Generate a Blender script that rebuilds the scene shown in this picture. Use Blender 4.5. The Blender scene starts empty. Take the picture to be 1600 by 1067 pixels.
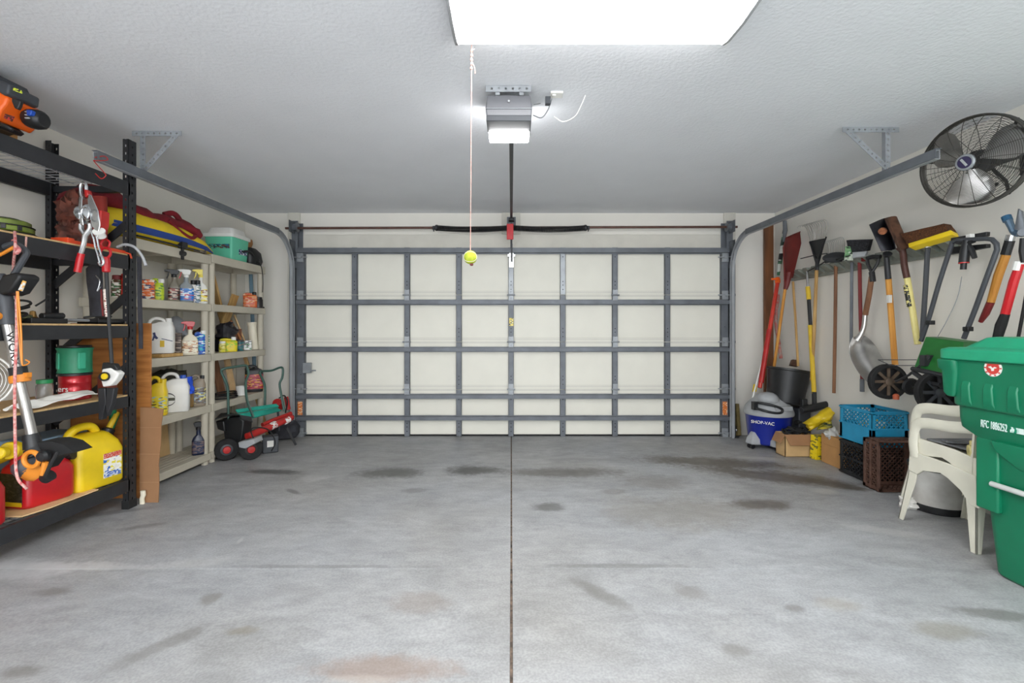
import bpy, math, random
from mathutils import Vector as V, Matrix, noise as mnoise
random.seed(7)
PI = math.pi
C = bpy.context.scene.collection
sc = bpy.context.scene
# ------------------------------------------------------------------ camera, world, lights, exposure
F = 720.0                                   # focal length in pixels of a 1600 px wide frame
CX, CY, CH = 799.0, 513.0, 1.22             # vanishing point and camera height
cd = bpy.data.cameras.new('camera'); cam = bpy.data.objects.new('camera', cd); C.objects.link(cam)
cam.location = (0, 0, CH); cam.rotation_euler = (PI/2, 0, 0)
cd.sensor_width = 36; cd.lens = 36*F/1600; cd.shift_x = (800-CX)/1600; cd.shift_y = (CY-533.5)/1600
cd.clip_start = 0.05
sc.camera = cam
w = bpy.data.worlds.new('daylight'); sc.world = w; w.use_nodes = True
bg = w.node_tree.nodes['Background']; bg.inputs[0].default_value = (0.90, 0.95, 1.0, 1); bg.inputs[1].default_value = 2.6
vs = sc.view_settings
sc.display_settings.display_device = 'sRGB'
vs.view_transform = 'Standard'; vs.look = 'None'; vs.gamma = 1; vs.use_curve_mapping = False
vs.exposure = 1.17
LAMP = 10.0                                  # emission of the fluorescent diffuser
OPENER_LAMP = 18.0
sc.cycles.max_bounces = 8; sc.cycles.diffuse_bounces = 5
# added area light without a fixture, brightens the room from behind the camera
ad = bpy.data.lights.new('added_fill_light', 'AREA'); ad.shape = 'RECTANGLE'; ad.size = 1.2; ad.size_y = 0.4; ad.energy = 60; ad.color = (1, 0.98, 0.95)
ao = bpy.data.objects.new('added_fill_light', ad); C.objects.link(ao); ao.location = (0.3, -1.0, 2.45)

# ------------------------------------------------------------------ measuring helpers (pixel of the photo + one known coordinate -> point in the garage)
def fz(y): return 0.02*(5.2-y)              # the slab falls towards the garage door
def at(px, py, Y): return V(((px-CX)*Y/F, Y, CH-(py-CY)*Y/F))
def onx(px, py, X): return at(px, py, F*X/(px-CX))
def onf(px, py):
    Y = 1.116/((py-CY)/F-0.02); return V(((px-CX)*Y/F, Y, fz(Y)))

# ------------------------------------------------------------------ materials
def lin(c):
    if isinstance(c, str): c = tuple(int(c[i:i+2], 16)/255 for i in (0, 2, 4))
    return tuple((x/12.92 if x <= .04045 else ((x+.055)/1.055)**2.4) for x in c[:3])+(1,)
def N(nt, t, **k):
    n = nt.nodes.new(t)
    for a, b in k.items(): setattr(n, a, b)
    return n
MATS = {}
def mat(name, col, rough=.5, metal=0, var=.08, scale=12, bump=0, bscale=60, coat=0, trans=0, dirt=None, spec=.5):
    if name in MATS: return MATS[name]
    m = bpy.data.materials.new(name); m.use_nodes = True; nt = m.node_tree; p = nt.nodes['Principled BSDF']
    p.inputs['Roughness'].default_value = rough; p.inputs['Metallic'].default_value = metal
    p.inputs['Coat Weight'].default_value = coat; p.inputs['Transmission Weight'].default_value = trans
    p.inputs['Specular IOR Level'].default_value = spec
    tc = N(nt, 'ShaderNodeTexCoord'); c = lin(col)
    nz = N(nt, 'ShaderNodeTexNoise'); nz.inputs['Scale'].default_value = scale; nz.inputs['Detail'].default_value = 5
    nt.links.new(tc.outputs['Object'], nz.inputs['Vector'])
    r = N(nt, 'ShaderNodeValToRGB'); r.color_ramp.elements[0].position = .3; r.color_ramp.elements[1].position = .7
    d = lin(dirt) if dirt else tuple(x*(1-var*2) for x in c[:3])+(1,)
    r.color_ramp.elements[0].color = d; r.color_ramp.elements[1].color = tuple(min(1, x*(1+var*.6)) for x in c[:3])+(1,)
    nt.links.new(nz.outputs['Fac'], r.inputs['Fac']); nt.links.new(r.outputs['Color'], p.inputs['Base Color'])
    if bump:
        b = N(nt, 'ShaderNodeBump'); b.inputs['Strength'].default_value = bump; b.inputs['Distance'].default_value = .003
        n2 = N(nt, 'ShaderNodeTexNoise'); n2.inputs['Scale'].default_value = bscale; n2.inputs['Detail'].default_value = 3
        nt.links.new(tc.outputs['Object'], n2.inputs['Vector']); nt.links.new(n2.outputs['Fac'], b.inputs['Height']); nt.links.new(b.outputs['Normal'], p.inputs['Normal'])
    MATS[name] = m; return m
def printed(name, cols, scale=40, rough=.4, stretch=(1, 1, 2.2)):
    """a printed label: patches of ink in the label's colours"""
    if name in MATS: return MATS[name]
    m = bpy.data.materials.new(name); m.use_nodes = True; nt = m.node_tree; p = nt.nodes['Principled BSDF']
    p.inputs['Roughness'].default_value = rough
    tc = N(nt, 'ShaderNodeTexCoord'); mp = N(nt, 'ShaderNodeMapping'); mp.inputs['Scale'].default_value = stretch
    vo = N(nt, 'ShaderNodeTexVoronoi', distance='CHEBYCHEV'); vo.inputs['Scale'].default_value = scale
    sp = N(nt, 'ShaderNodeSeparateColor'); r = N(nt, 'ShaderNodeValToRGB'); r.color_ramp.interpolation = 'CONSTANT'
    nt.links.new(tc.outputs['Object'], mp.inputs['Vector']); nt.links.new(mp.outputs['Vector'], vo.inputs['Vector'])
    nt.links.new(vo.outputs['Color'], sp.inputs['Color']); nt.links.new(sp.outputs[0], r.inputs['Fac'])
    e = r.color_ramp.elements; e[0].color = lin(cols[0]); e[0].position = 0
    e[1].color = lin(cols[-1]); e[1].position = 1-1/len(cols)
    for i, c in enumerate(cols[1:-1]):
        x = e.new((i+1)/len(cols)); x.color = lin(c)
    nt.links.new(r.outputs['Color'], p.inputs['Base Color']); MATS[name] = m; return m
def wood(name, c1, c2, axis='Z', scale=3.0, rough=.6, ring=9):
    if name in MATS: return MATS[name]
    m = bpy.data.materials.new(name); m.use_nodes = True; nt = m.node_tree; p = nt.nodes['Principled BSDF']
    p.inputs['Roughness'].default_value = rough
    tc = N(nt, 'ShaderNodeTexCoord'); mp = N(nt, 'ShaderNodeMapping')
    s = [ring, ring, ring]; s['XYZ'.index(axis)] = .9; mp.inputs['Scale'].default_value = s
    nz = N(nt, 'ShaderNodeTexNoise'); nz.inputs['Scale'].default_value = scale; nz.inputs['Detail'].default_value = 6; nz.inputs['Distortion'].default_value = .6
    r = N(nt, 'ShaderNodeValToRGB'); r.color_ramp.elements[0].position = .35; r.color_ramp.elements[1].position = .65
    r.color_ramp.elements[0].color = lin(c2); r.color_ramp.elements[1].color = lin(c1)
    nt.links.new(tc.outputs['Object'], mp.inputs['Vector']); nt.links.new(mp.outputs['Vector'], nz.inputs['Vector'])
    nt.links.new(nz.outputs['Fac'], r.inputs['Fac']); nt.links.new(r.outputs['Color'], p.inputs['Base Color']); MATS[name] = m; return m
def emit(name, col, st):
    m = bpy.data.materials.new(name); m.use_nodes = True; p = m.node_tree.nodes['Principled BSDF']
    p.inputs['Base Color'].default_value = lin(col); p.inputs['Emission Color'].default_value = lin(col); p.inputs['Emission Strength'].default_value = st
    return m

# ------------------------------------------------------------------ mesh builder
def frame(d, up=V((0, 0, 1))):
    d = d.normalized()
    if abs(d.dot(up)) > .98: up = V((1, 0, 0)) if abs(d.x) < .9 else V((0, 1, 0))
    s = d.cross(up).normalized(); return s, s.cross(d).normalized()
class B:
    def __init__(s, M=None): s.v = []; s.f = []; s.m = []; s.M = M
    def add(s, vs, fs, m=0, M=None):
        n = len(s.v)
        for v in vs:
            v = V(v)
            if M: v = M @ v
            if s.M: v = s.M @ v
            s.v.append(v)
        for f in fs: s.f.append([i+n for i in f]); s.m.append(m)
        return s
    def box(s, x0, x1, y0, y1, z0, z1, m=0, M=None):
        vs = [(x, y, z) for z in (z0, z1) for y in (y0, y1) for x in (x0, x1)]
        return s.add(vs, [(0, 2, 3, 1), (4, 5, 7, 6), (0, 1, 5, 4), (2, 6, 7, 3), (0, 4, 6, 2), (1, 3, 7, 5)], m, M)
    def bar(s, a, b, w, h, m=0, up=V((0, 0, 1))):
        """rectangular bar from a to b"""
        a, b = V(a), V(b); sd, u = frame(b-a, up); vs = []
        for p in (a, b):
            for i, j in ((-1, -1), (1, -1), (1, 1), (-1, 1)): vs.append(p+sd*(i*w/2)+u*(j*h/2))
        return s.add(vs, [(3, 2, 1, 0), (4, 5, 6, 7), (0, 1, 5, 4), (1, 2, 6, 5), (2, 3, 7, 6), (3, 0, 4, 7)], m)
    def tube(s, pts, r, n=8, m=0, closed=False, up=V((0, 0, 1)), twist=0):
        pts = [V(p) for p in pts]; k = len(pts); vs = []
        if not isinstance(r, (list, tuple)): r = [r]*k
        for i, p in enumerate(pts):
            if closed: d = pts[(i+1) % k]-pts[i-1]
            else: d = pts[min(i+1, k-1)]-pts[max(i-1, 0)]
            if i == 0 or closed and False: sd, u = frame(d, up)
            else:
                dn = d.normalized(); u = (u-dn*u.dot(dn))
                if u.length < 1e-5: sd, u = frame(d, up)
                u.normalize(); sd = dn.cross(u).normalized()
            ra, rb = r[i] if isinstance(r[i], (tuple, list)) else (r[i], r[i])
            for j in range(n):
                a = 2*PI*j/n+twist; vs.append(p+sd*(ra*math.cos(a))+u*(rb*math.sin(a)))
        fs = []
        for i in range(k if closed else k-1):
            for j in range(n):
                a, b = i*n+j, i*n+(j+1) % n; c, d2 = ((i+1) % k)*n+(j+1) % n, ((i+1) % k)*n+j; fs.append((a, b, c, d2))
        if not closed: fs += [tuple(range(n))[::-1], tuple((k-1)*n+j for j in range(n))]
        return s.add(vs, fs, m)
    def lathe(s, prof, c=(0, 0, 0), n=20, m=0, M=None, axis=None, sx=1, sy=1):
        """prof: [(r, z)] about +Z through c, or about the axis vector"""
        R = Matrix.Translation(V(c))
        if axis is not None: R = R @ V(axis).to_track_quat('Z', 'Y').to_matrix().to_4x4()
        vs = []; fs = []
        for r, z in prof:
            for j in range(n): a = 2*PI*j/n; vs.append(R @ V((r*sx*math.cos(a), r*sy*math.sin(a), z)))
        for i in range(len(prof)-1):
            for j in range(n): fs.append((i*n+j, i*n+(j+1) % n, (i+1)*n+(j+1) % n, (i+1)*n+j))
        if prof[0][0] > 1e-4: fs.append(tuple(range(n))[::-1])
        if prof[-1][0] > 1e-4: fs.append(tuple((len(prof)-1)*n+j for j in range(n)))
        return s.add(vs, fs, m, M)
    def loft(s, loops, m=0, M=None, caps=True):
        n = len(loops[0]); vs = [p for l in loops for p in l]; fs = []
        for i in range(len(loops)-1):
            for j in range(n): fs.append((i*n+j, i*n+(j+1) % n, (i+1)*n+(j+1) % n, (i+1)*n+j))
        if caps: fs += [tuple(range(n))[::-1], tuple((len(loops)-1)*n+j for j in range(n))]
        return s.add(vs, fs, m, M)
    def prism(s, poly, a, b, plane='xz', m=0, M=None):
        """polygon extruded from a to b along the axis left out of plane"""
        def q(p, t):
            return {'xz': (p[0], t, p[1]), 'yz': (t, p[0], p[1]), 'xy': (p[0], p[1], t)}[plane]
        n = len(poly); vs = [q(p, a) for p in poly]+[q(p, b) for p in poly]
        fs = [tuple(range(n)), tuple(range(2*n-1, n-1, -1))]+[(j, (j+1) % n, n+(j+1) % n, n+j)[::-1] for j in range(n)]
        return s.add(vs, fs, m, M)
    def patch(s, c, th=.004, n=6, bulge=0, wob=0, seed=0, m=0):
        """thick sheet through four corners c00 c10 c11 c01, bulged along its normal"""
        c = [V(p) for p in c]; nn = ((c[1]-c[0]).cross(c[3]-c[0])).normalized(); top = []; bot = []
        for j in range(n+1):
            for i in range(n+1):
                u, v = i/n, j/n; p = c[0]*(1-u)*(1-v)+c[1]*u*(1-v)+c[2]*u*v+c[3]*(1-u)*v
                p = p+nn*(bulge*4*u*(1-u)+ (wob*mnoise.noise(V((u*3+seed, v*3, seed))) if wob else 0))
                top.append(p+nn*th/2); bot.append(p-nn*th/2)
        k = n+1; K = k*k; fs = []
        for j in range(n):
            for i in range(n):
                a = j*k+i; fs.append((a, a+1, a+k+1, a+k)); fs.append((K+a+k, K+a+k+1, K+a+1, K+a))
        ed = [i for i in range(n)]+[j*k+n for j in range(n)]+[n*k+n-i for i in range(n)]+[(n-j)*k for j in range(n)]
        for i in range(len(ed)): a, b = ed[i], ed[(i+1) % len(ed)]; fs.append((b, a, a+K, b+K))
        return s.add(top+bot, fs, m)
    def lump(s, c, sz, seed=0, amp=.25, fr=2.0, nu=18, nv=12, m=0, flat=None):
        vs = []; fs = []; c = V(c)
        for i in range(nv+1):
            t = PI*i/nv
            for j in range(nu):
                a = 2*PI*j/nu; d = V((math.sin(t)*math.cos(a), math.sin(t)*math.sin(a), math.cos(t)))
                k = 1+amp*mnoise.noise(d*fr+V((seed*3.7, seed, 0)))+amp*.5*mnoise.noise(d*fr*2.7+V((seed, 5, 2)))
                p = V((d.x*sz[0], d.y*sz[1], d.z*sz[2]))*k
                if flat is not None: p.z = max(p.z, flat)
                vs.append(c+p)
        for i in range(nv):
            for j in range(nu): fs.append((i*nu+j, (i+1)*nu+j, (i+1)*nu+(j+1) % nu, i*nu+(j+1) % nu))
        return s.add(vs, fs, m)
def rr(w, d, z, r=.02, cx=0, cy=0, k=3):
    """rounded rectangle loop at height z"""
    r = min(r, w/2-1e-4, d/2-1e-4); o = []
    for sx, sy, a0 in ((1, 1, 0), (-1, 1, 1), (-1, -1, 2), (1, -1, 3)):
        for i in range(k+1):
            a = (a0+i/k)*PI/2; o.append((cx+sx*(w/2-r)+r*math.cos(a), cy+sy*(d/2-r)+r*math.sin(a), z))
    return o
def lattice(b, o, u, v, W, H, pitch, w, t, m=0):
    """diamond lattice of thin bars in the rectangle o + [0,W]u + [0,H]v"""
    o, u, v = V(o), V(u), V(v); nrm = u.cross(v)
    for sg in (1, -1):
        k = -H if sg > 0 else 0
        while k < (W if sg > 0 else W+H):
            if sg > 0: t0 = max(0, -k); t1 = min(H, W-k); A = (k+t0, t0); Bp = (k+t1, t1)
            else: t0 = max(0, k-W); t1 = min(H, k); A = (k-t0, t0); Bp = (k-t1, t1)
            if t1-t0 > .01: b.bar(o+u*A[0]+v*A[1], o+u*Bp[0]+v*Bp[1], t, w, m, up=nrm.cross((u*sg+v).normalized()))
            k += pitch
# ------------------------------------------------------------------ scene tree
LOC = {}
def mesh(name, b, mats, off, bevel=0, seg=2, ang=35, flat=False):
    me = bpy.data.meshes.new(name); me.from_pydata([tuple(v-off) for v in b.v], [], b.f)
    if not isinstance(mats, (list, tuple)): mats = [mats]
    for m in mats: me.materials.append(m)
    me.polygons.foreach_set('material_index', b.m); me.validate(); me.update()
    if not flat: me.shade_smooth(); me.set_sharp_from_angle(angle=math.radians(ang))
    o = bpy.data.objects.new(name, me); C.objects.link(o)
    if bevel:
        md = o.modifiers.new('edge', 'BEVEL'); md.width = bevel; md.segments = seg; md.limit_method = 'ANGLE'; md.angle_limit = math.radians(40); md.use_clamp_overlap = True
    return o
def thing(name, label, cat, loc, group=None):
    o = bpy.data.objects.new(name, None); C.objects.link(o); o.location = loc; o.empty_display_size = .05
    o['label'] = label; o['category'] = cat
    if group: o['group'] = group
    LOC[o.name] = V(loc); return o
def part(name, b, mats, parent, bevel=0, label=None, stuff=False, **k):
    """mesh in garage coordinates, child of a thing or (sub-part) of one of its parts"""
    o = mesh(name, b, mats, LOC[parent.name], bevel, **k); o.parent = parent; LOC[o.name] = LOC[parent.name]
    if label: o['label'] = label
    if stuff: o['kind'] = 'stuff'
    return o
def solo(name, label, cat, b, mats, group=None, bevel=0, **k):
    """a thing that is one mesh; origin under its middle"""
    xs = [v.x for v in b.v]; ys = [v.y for v in b.v]; zs = [v.z for v in b.v]
    off = V(((min(xs)+max(xs))/2, (min(ys)+max(ys))/2, min(zs)))
    o = mesh(name, b, mats, off, bevel, **k); o.location = off; o['label'] = label; o['category'] = cat; LOC[o.name] = off
    if group: o['group'] = group
    return o
def struct(name, b, mats, bevel=0, **k):
    o = mesh(name, b, mats, V((0, 0, 0)), bevel, **k); o['kind'] = 'structure'; LOC[o.name] = V((0, 0, 0)); return o
def text(s, size, M, m, parent, name='lettering', ext=.0006, sx=1):
    cu = bpy.data.curves.new('t', 'FONT'); cu.body = s; cu.size = size; cu.extrude = ext; cu.align_x = 'CENTER'; cu.align_y = 'CENTER'
    t = bpy.data.objects.new('t', cu); C.objects.link(t); bpy.context.view_layer.update()
    me = bpy.data.meshes.new_from_object(t); bpy.data.objects.remove(t); bpy.data.curves.remove(cu)
    me.transform(M @ Matrix.Diagonal((sx, 1, 1, 1))); me.transform(Matrix.Translation(-LOC[parent.name]))
    me.materials.clear(); me.materials.append(m); me.name = name
    o = bpy.data.objects.new(name, me); C.objects.link(o); o.parent = parent; return o
def basis(o, x, y):
    x = V(x).normalized(); y = V(y); y = (y-x*y.dot(x)).normalized(); z = x.cross(y)
    return Matrix(((x.x, y.x, z.x, o[0]), (x.y, y.y, z.y, o[1]), (x.z, y.z, z.z, o[2]), (0, 0, 0, 1)))
def TR(x, y, z, rz=0, rx=0, ry=0): return Matrix.Translation((x, y, z)) @ Matrix.Rotation(rz, 4, 'Z') @ Matrix.Rotation(ry, 4, 'Y') @ Matrix.Rotation(rx, 4, 'X')
def arc(c, r, a0, a1, n=8, ax=V((1, 0, 0)), ay=V((0, 0, 1))):
    return [V(c)+ax*(r*math.cos(a0+(a1-a0)*i/n))+ay*(r*math.sin(a0+(a1-a0)*i/n)) for i in range(n+1)]
def curve(pts, n=5):
    """Catmull-Rom through the points"""
    pts = [V(p) for p in pts]; P = [pts[0]*2-pts[1]]+pts+[pts[-1]*2-pts[-2]]; o = []
    for i in range(1, len(P)-2):
        for k in range(n):
            t = k/n; a, b, c, d = P[i-1:i+3]
            o.append(.5*((2*b)+(c-a)*t+(2*a-5*b+4*c-d)*t*t+(3*b-a-3*c+d)*t**3))
    return o+[pts[-1]]

# ------------------------------------------------------------------ palette
M_ = dict(
 wall=mat('wall_paint', 'e4e0d7', .75, var=.02, scale=2, bump=.12, bscale=90),
 steel=mat('galvanised_steel', '9da1a5', .45, .35, .12, 9),
 steel_dk=mat('dull_galvanised', '6d7177', .5, .3, .12, 8),
 track=mat('track_steel', 'a2a5a8', .5, .1, .10, 5),
 chrome=mat('bright_steel', 'c9cbcc', .25, .9, .1, 14),
 alu=mat('aluminium', 'b5b3b0', .33, .85, .15, 7),
 black=mat('black_plastic', '1c1d1f', .45, var=.15),
 blackm=mat('black_powder_coat', '2b2c2f', .5, .1, .12, 14),
 rubber=mat('black_rubber', '1a1a1b', .8, var=.2, scale=25),
 dgrey=mat('dark_grey_plastic', '3f4247', .5),
 mgrey=mat('grey_plastic', '7f8286', .5),
 lgrey=mat('light_grey_plastic', 'a4a6a8', .5),
 white=mat('white_plastic', 'e6e5e0', .4, var=.03),
 cream=mat('cream_plastic', 'e4dcc6', .45, var=.04),
 red=mat('red_plastic', 'c41822', .35, var=.08, coat=.2),
 redm=mat('red_paint', 'b3221f', .4, var=.12, coat=.1),
 dred=mat('dark_red_paint', '7a1f20', .5, var=.12),
 orange=mat('orange_plastic', 'f06414', .4, var=.05),
 orange2=mat('orange_trim', 'e08a2c', .45),
 yellow=mat('yellow_plastic', 'e9c81c', .4, var=.05),
 yellowd=mat('yellow_paint', 'd9b527', .45, var=.08),
 green=mat('green_hopper_plastic', '1f6b2b', .45, var=.1),
 teal=mat('teal_foam', '1fa08c', .6, var=.08),
 tealc=mat('cooler_teal', '63c6a4', .45, var=.04),
 binc=mat('cart_green_plastic', '07714f', .42, var=.08, scale=5),
 blue=mat('blue_plastic', '1d4fb4', .4),
 cblue=mat('crate_blue', '1f8fb8', .45, var=.07),
 navy=mat('vacuum_blue', '14268c', .3, coat=.3, var=.05),
 brownc=mat('crate_brown', '5e4236', .65, var=.2, scale=20),
 cardb=mat('cardboard', 'b98a55', .85, var=.06, scale=10),
 cardb2=mat('old_cardboard', '9c7350', .85, var=.06, scale=8),
 cardl=mat('pale_cardboard', 'cdaa78', .85, var=.06, scale=8),
 resin=mat('taupe_resin', 'c0b9a8', .6, var=.05, scale=7, bump=.1, bscale=40),
 chair=mat('chair_resin', 'dcd9c9', .45, var=.05, scale=6),
 ply=wood('plywood', 'b87a3e', '935a28', 'X', 3, ring=10),
 ply2=mat('plywood_edge', 'e0bd8c', .8),
 osb=mat('particle_board', 'c9a877', .85, var=.12, scale=60),
 pine=wood('pale_pine', 'c8a468', 'ab8248', 'Z', 3),
 handle=wood('varnished_handle', 'd79a44', 'b87a2a', 'Z', 2),
 oldwood=wood('old_handle', '8a5f40', '6b452c', 'Z', 2),
 stud=wood('stained_stud', '80502e', '5f3a20', 'Z', 2, ring=5),
 rope=mat('rope_pink', 'd8a79c', .9, var=.3, scale=300),
 rust=mat('rusty_steel', '6b4a38', .7, .4, .3, 15, dirt='3a2a22'),
 pocket=mat('dark_gap', '0e0e0f', .9),
 clear=mat('clear_plastic', 'dfe3e4', .12, trans=.85, var=.02),
 paper=mat('white_paper', 'e2e0da', .8, var=.06),
 lemon=mat('fiberglass_yellow', 'e6d98c', .4, var=.06),
 maroon=mat('maroon_cloth', '7a1420', .9, var=.2, scale=9, bump=.4, bscale=30),
 dcloth=mat('charcoal_cloth', '3a3a40', .95, var=.25, scale=14, bump=.6, bscale=40),
 leather=mat('brown_leather', '7a4030', .7, dirt='1c1412', scale=14, bump=.5, bscale=25),
 amber=mat('amber_oil', '8a6a38', .3, var=.1, coat=.3),
 tan=mat('tan_plastic', '8f8270', .45),
)
# ================================================================== the garage itself
WL, WR, CZ, YB, YN = -3.05, 3.02, 2.54, 5.28, -2.6
def floor_mat():
    m = bpy.data.materials.new('concrete_slab'); m.use_nodes = True; nt = m.node_tree; p = nt.nodes['Principled BSDF']; L = nt.links.new
    g = N(nt, 'ShaderNodeNewGeometry')
    def noise(sc_, det, dist=0, vec=None, st=None):
        n = N(nt, 'ShaderNodeTexNoise'); n.inputs['Scale'].default_value = sc_; n.inputs['Detail'].default_value = det; n.inputs['Distortion'].default_value = dist
        src = g.outputs['Position']
        if st:
            mp = N(nt, 'ShaderNodeMapping'); mp.inputs['Scale'].default_value = st; mp.inputs['Rotation'].default_value = (0, 0, .5); L(src, mp.inputs['Vector']); src = mp.outputs['Vector']
        L(src, n.inputs['Vector']); return n
    def ramp(n, a, b, ca, cb):
        r = N(nt, 'ShaderNodeValToRGB'); r.color_ramp.elements[0].position = a; r.color_ramp.elements[1].position = b
        r.color_ramp.elements[0].color = lin(ca); r.color_ramp.elements[1].color = lin(cb); L(n.outputs['Fac'], r.inputs['Fac']); return r.outputs['Color']
    def mix(a, b, f, mode='MIX'):
        x = N(nt, 'ShaderNodeMix', data_type='RGBA', blend_type=mode)
        if isinstance(f, (int, float)): x.inputs[0].default_value = f
        else: L(f, x.inputs[0])
        for s, v in ((6, a), (7, b)):
            if isinstance(v, str): x.inputs[s].default_value = lin(v)
            else: L(v, x.inputs[s])
        return x.outputs[2]
    col = ramp(noise(1.1, 8, .4), .32, .68, 'a9abae', 'b7b9bc')
    col = mix(col, ramp(noise(2.6, 9, 1.2, st=(1, 1.8, 1)), .33, .66, 'c4c3c1', 'ffffff'), .36, 'MULTIPLY')
    col = mix(col, ramp(noise(9, 8, .8, st=(1, 2.2, 1)), .3, .7, 'cccccc', 'ffffff'), .45, 'MULTIPLY')
    col = mix(col, ramp(noise(110, 3), .35, .65, 'c8c8c8', 'ffffff'), .45, 'MULTIPLY')
    col = mix(col, ramp(noise(.7, 4, .3), .4, .7, 'ffffff', 'f2ece2'), .8, 'MULTIPLY')
    wob = noise(5, 6, .5); wob2 = noise(28, 5)
    def math_(op, a, b, c=None):
        x = N(nt, 'ShaderNodeMath', operation=op)
        for i, v in enumerate((a, b, c)):
            if v is None: continue
            if isinstance(v, (int, float)): x.inputs[i].default_value = v
            else: L(v, x.inputs[i])
        return x.outputs[0]
    wv = math_('ADD', math_('MULTIPLY', math_('SUBTRACT', wob.outputs['Fac'], .5), 1.3), math_('MULTIPLY', math_('SUBTRACT', wob2.outputs['Fac'], .5), .8))
    # (px, py, half width px, half height px, tilt deg, strength, colour)
    st = [(735, 735, 42, 8, 0, .55, '4a4a48'), (612, 738, 56, 9, 0, .5, '4c4c49'), (428, 737, 46, 9, 5, .5, '4b4b4a'), (880, 738, 90, 8, 0, .45, '56524d'),
          (458, 768, 22, 14, 30, .4, '575755'), (648, 766, 22, 4, 0, .3, '5d5d5a'), (855, 792, 26, 7, 0, .45, '555553'), (960, 768, 22, 4, 0, .25, '60594f'),
          (1110, 722, 120, 10, 10, .55, '5b544b'), (1215, 745, 130, 16, 20, .5, '544c43'), (1190, 788, 50, 9, 0, .5, '5a534c'), (1290, 755, 60, 18, 30, .4, '575049'),
          (1020, 752, 60, 14, 0, .25, '6d665c'), (1060, 800, 120, 30, 0, .22, '756c5c'), (935, 925, 60, 8, 38, .35, '66645f'), (330, 935, 18, 12, 0, .35, '6a675f'),
          (600, 1045, 110, 26, 0, .3, '8a6f5c'), (660, 940, 60, 20, 0, .2, '85766a'), (380, 985, 26, 8, 0, .3, '77705f'), (1080, 925, 26, 14, 0, .3, '6f6b66'),
          (1150, 1015, 20, 10, 0, .3, '6d6b66'), (1240, 950, 16, 8, 0, .3, '686661'), (30, 1050, 40, 12, 0, .35, '66645f'), (1310, 945, 40, 14, 0, .25, '8d8575'),
          (250, 1010, 70, 3, -40, .3, '6c6a66'), (1560, 960, 60, 24, 10, .4, '62625e'), (500, 885, 180, 3, 0, .22, '5c5c5a'), (960, 884, 120, 4, 0, .25, '5a5a58'),
          (1480, 985, 50, 16, 0, .3, '7c7869'), (180, 800, 40, 6, -20, .3, '5d5c5a'), (225, 822, 30, 4, -20, .3, '5a5a58'), (85, 925, 30, 8, 0, .35, '6b6964')]
    white = [(20, 890, 120, 20, 0, .55, 'd0d2d4'), (110, 885, 110, 8, 0, .5, 'd2d2d2'), (300, 880, 60, 8, -10, .3, 'cfcfcd'), (375, 845, 12, 12, 60, .35, 'd0d0ce'), (490, 745, 22, 6, 0, .35, 'c8c8c8'),
             (1190, 716, 40, 5, 10, .4, 'c4c0b8'), (1290, 768, 20, 6, 0, .35, 'c9c5bd'), (560, 1062, 60, 8, 0, .3, 'c4bdb5'), (1385, 830, 60, 8, 20, .35, 'c5c4c0')]
    for px, py, hw, hh, rot, sgt, c in st+white:
        a = onf(px, py); e = onf(px+hw, py); f = onf(px, py+hh); rx = abs(e.x-a.x); ry = abs(a.y-f.y)
        if rot:
            ry = rx*.28
        mp = N(nt, 'ShaderNodeMapping', vector_type='TEXTURE'); mp.inputs['Location'].default_value = (a.x, a.y, a.z); mp.inputs['Rotation'].default_value = (0, 0, -math.radians(rot)*1.3)
        mp.inputs['Scale'].default_value = (rx, ry, 1.0); L(g.outputs['Position'], mp.inputs['Vector'])
        ln = N(nt, 'ShaderNodeVectorMath', operation='LENGTH'); L(mp.outputs['Vector'], ln.inputs[0])
        v = math_('ADD', ln.outputs['Value'], wv)
        mr = N(nt, 'ShaderNodeMapRange', interpolation_type='SMOOTHSTEP'); L(v, mr.inputs[0])
        mr.inputs[1].default_value = 1.3; mr.inputs[2].default_value = .45; mr.inputs[3].default_value = 0; mr.inputs[4].default_value = min(.9, sgt*(1.6 if (px, py, hw, hh, rot, sgt, c) in st else .8))
        col = mix(col, c, mr.outputs[0])
    L(col, p.inputs['Base Color'])
    rr_ = N(nt, 'ShaderNodeMapRange'); L(wob.outputs['Fac'], rr_.inputs[0]); rr_.inputs[1].default_value = .3; rr_.inputs[2].default_value = .7; rr_.inputs[3].default_value = .38; rr_.inputs[4].default_value = .58
    L(rr_.outputs[0], p.inputs['Roughness']); p.inputs['Specular IOR Level'].default_value = .35
    b = N(nt, 'ShaderNodeBump'); b.inputs['Strength'].default_value = .15; b.inputs['Distance'].default_value = .002; L(wob2.outputs['Fac'], b.inputs['Height']); L(b.outputs['Normal'], p.inputs['Normal'])
    return m
fm = floor_mat()
JY = onf(799, 889).y
b = B()
for x0, x1 in ((WL-.12, -.005), (.005, WR+.12)):
    for y0, y1, g0, g1 in ((YN, JY-.0018, 0, 0), (JY+.0018, 5.55, 0, 0)):
        vs = [(x0, y0, fz(y0)), (x1, y0, fz(y0)), (x1, y1, fz(y1)), (x0, y1, fz(y1))]
        vs += [(x, y, z-.15) for x, y, z in vs]
        b.add(vs, [(0, 1, 2, 3), (7, 6, 5, 4), (0, 4, 5, 1), (1, 5, 6, 2), (2, 6, 7, 3), (3, 7, 4, 0)])
struct('floor', b, fm, bevel=.001, seg=1)
b = B(); b.add([(WL, JY-.004, fz(JY)-.003), (WR, JY-.004, fz(JY)-.003), (WR, JY+.004, fz(JY)-.003), (WL, JY+.004, fz(JY)-.003)], [(0, 1, 2, 3)])
struct('trim_6', b, mat('dark_joint', '3a3836', .9, var=.3, scale=12))
b = B()
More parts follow.
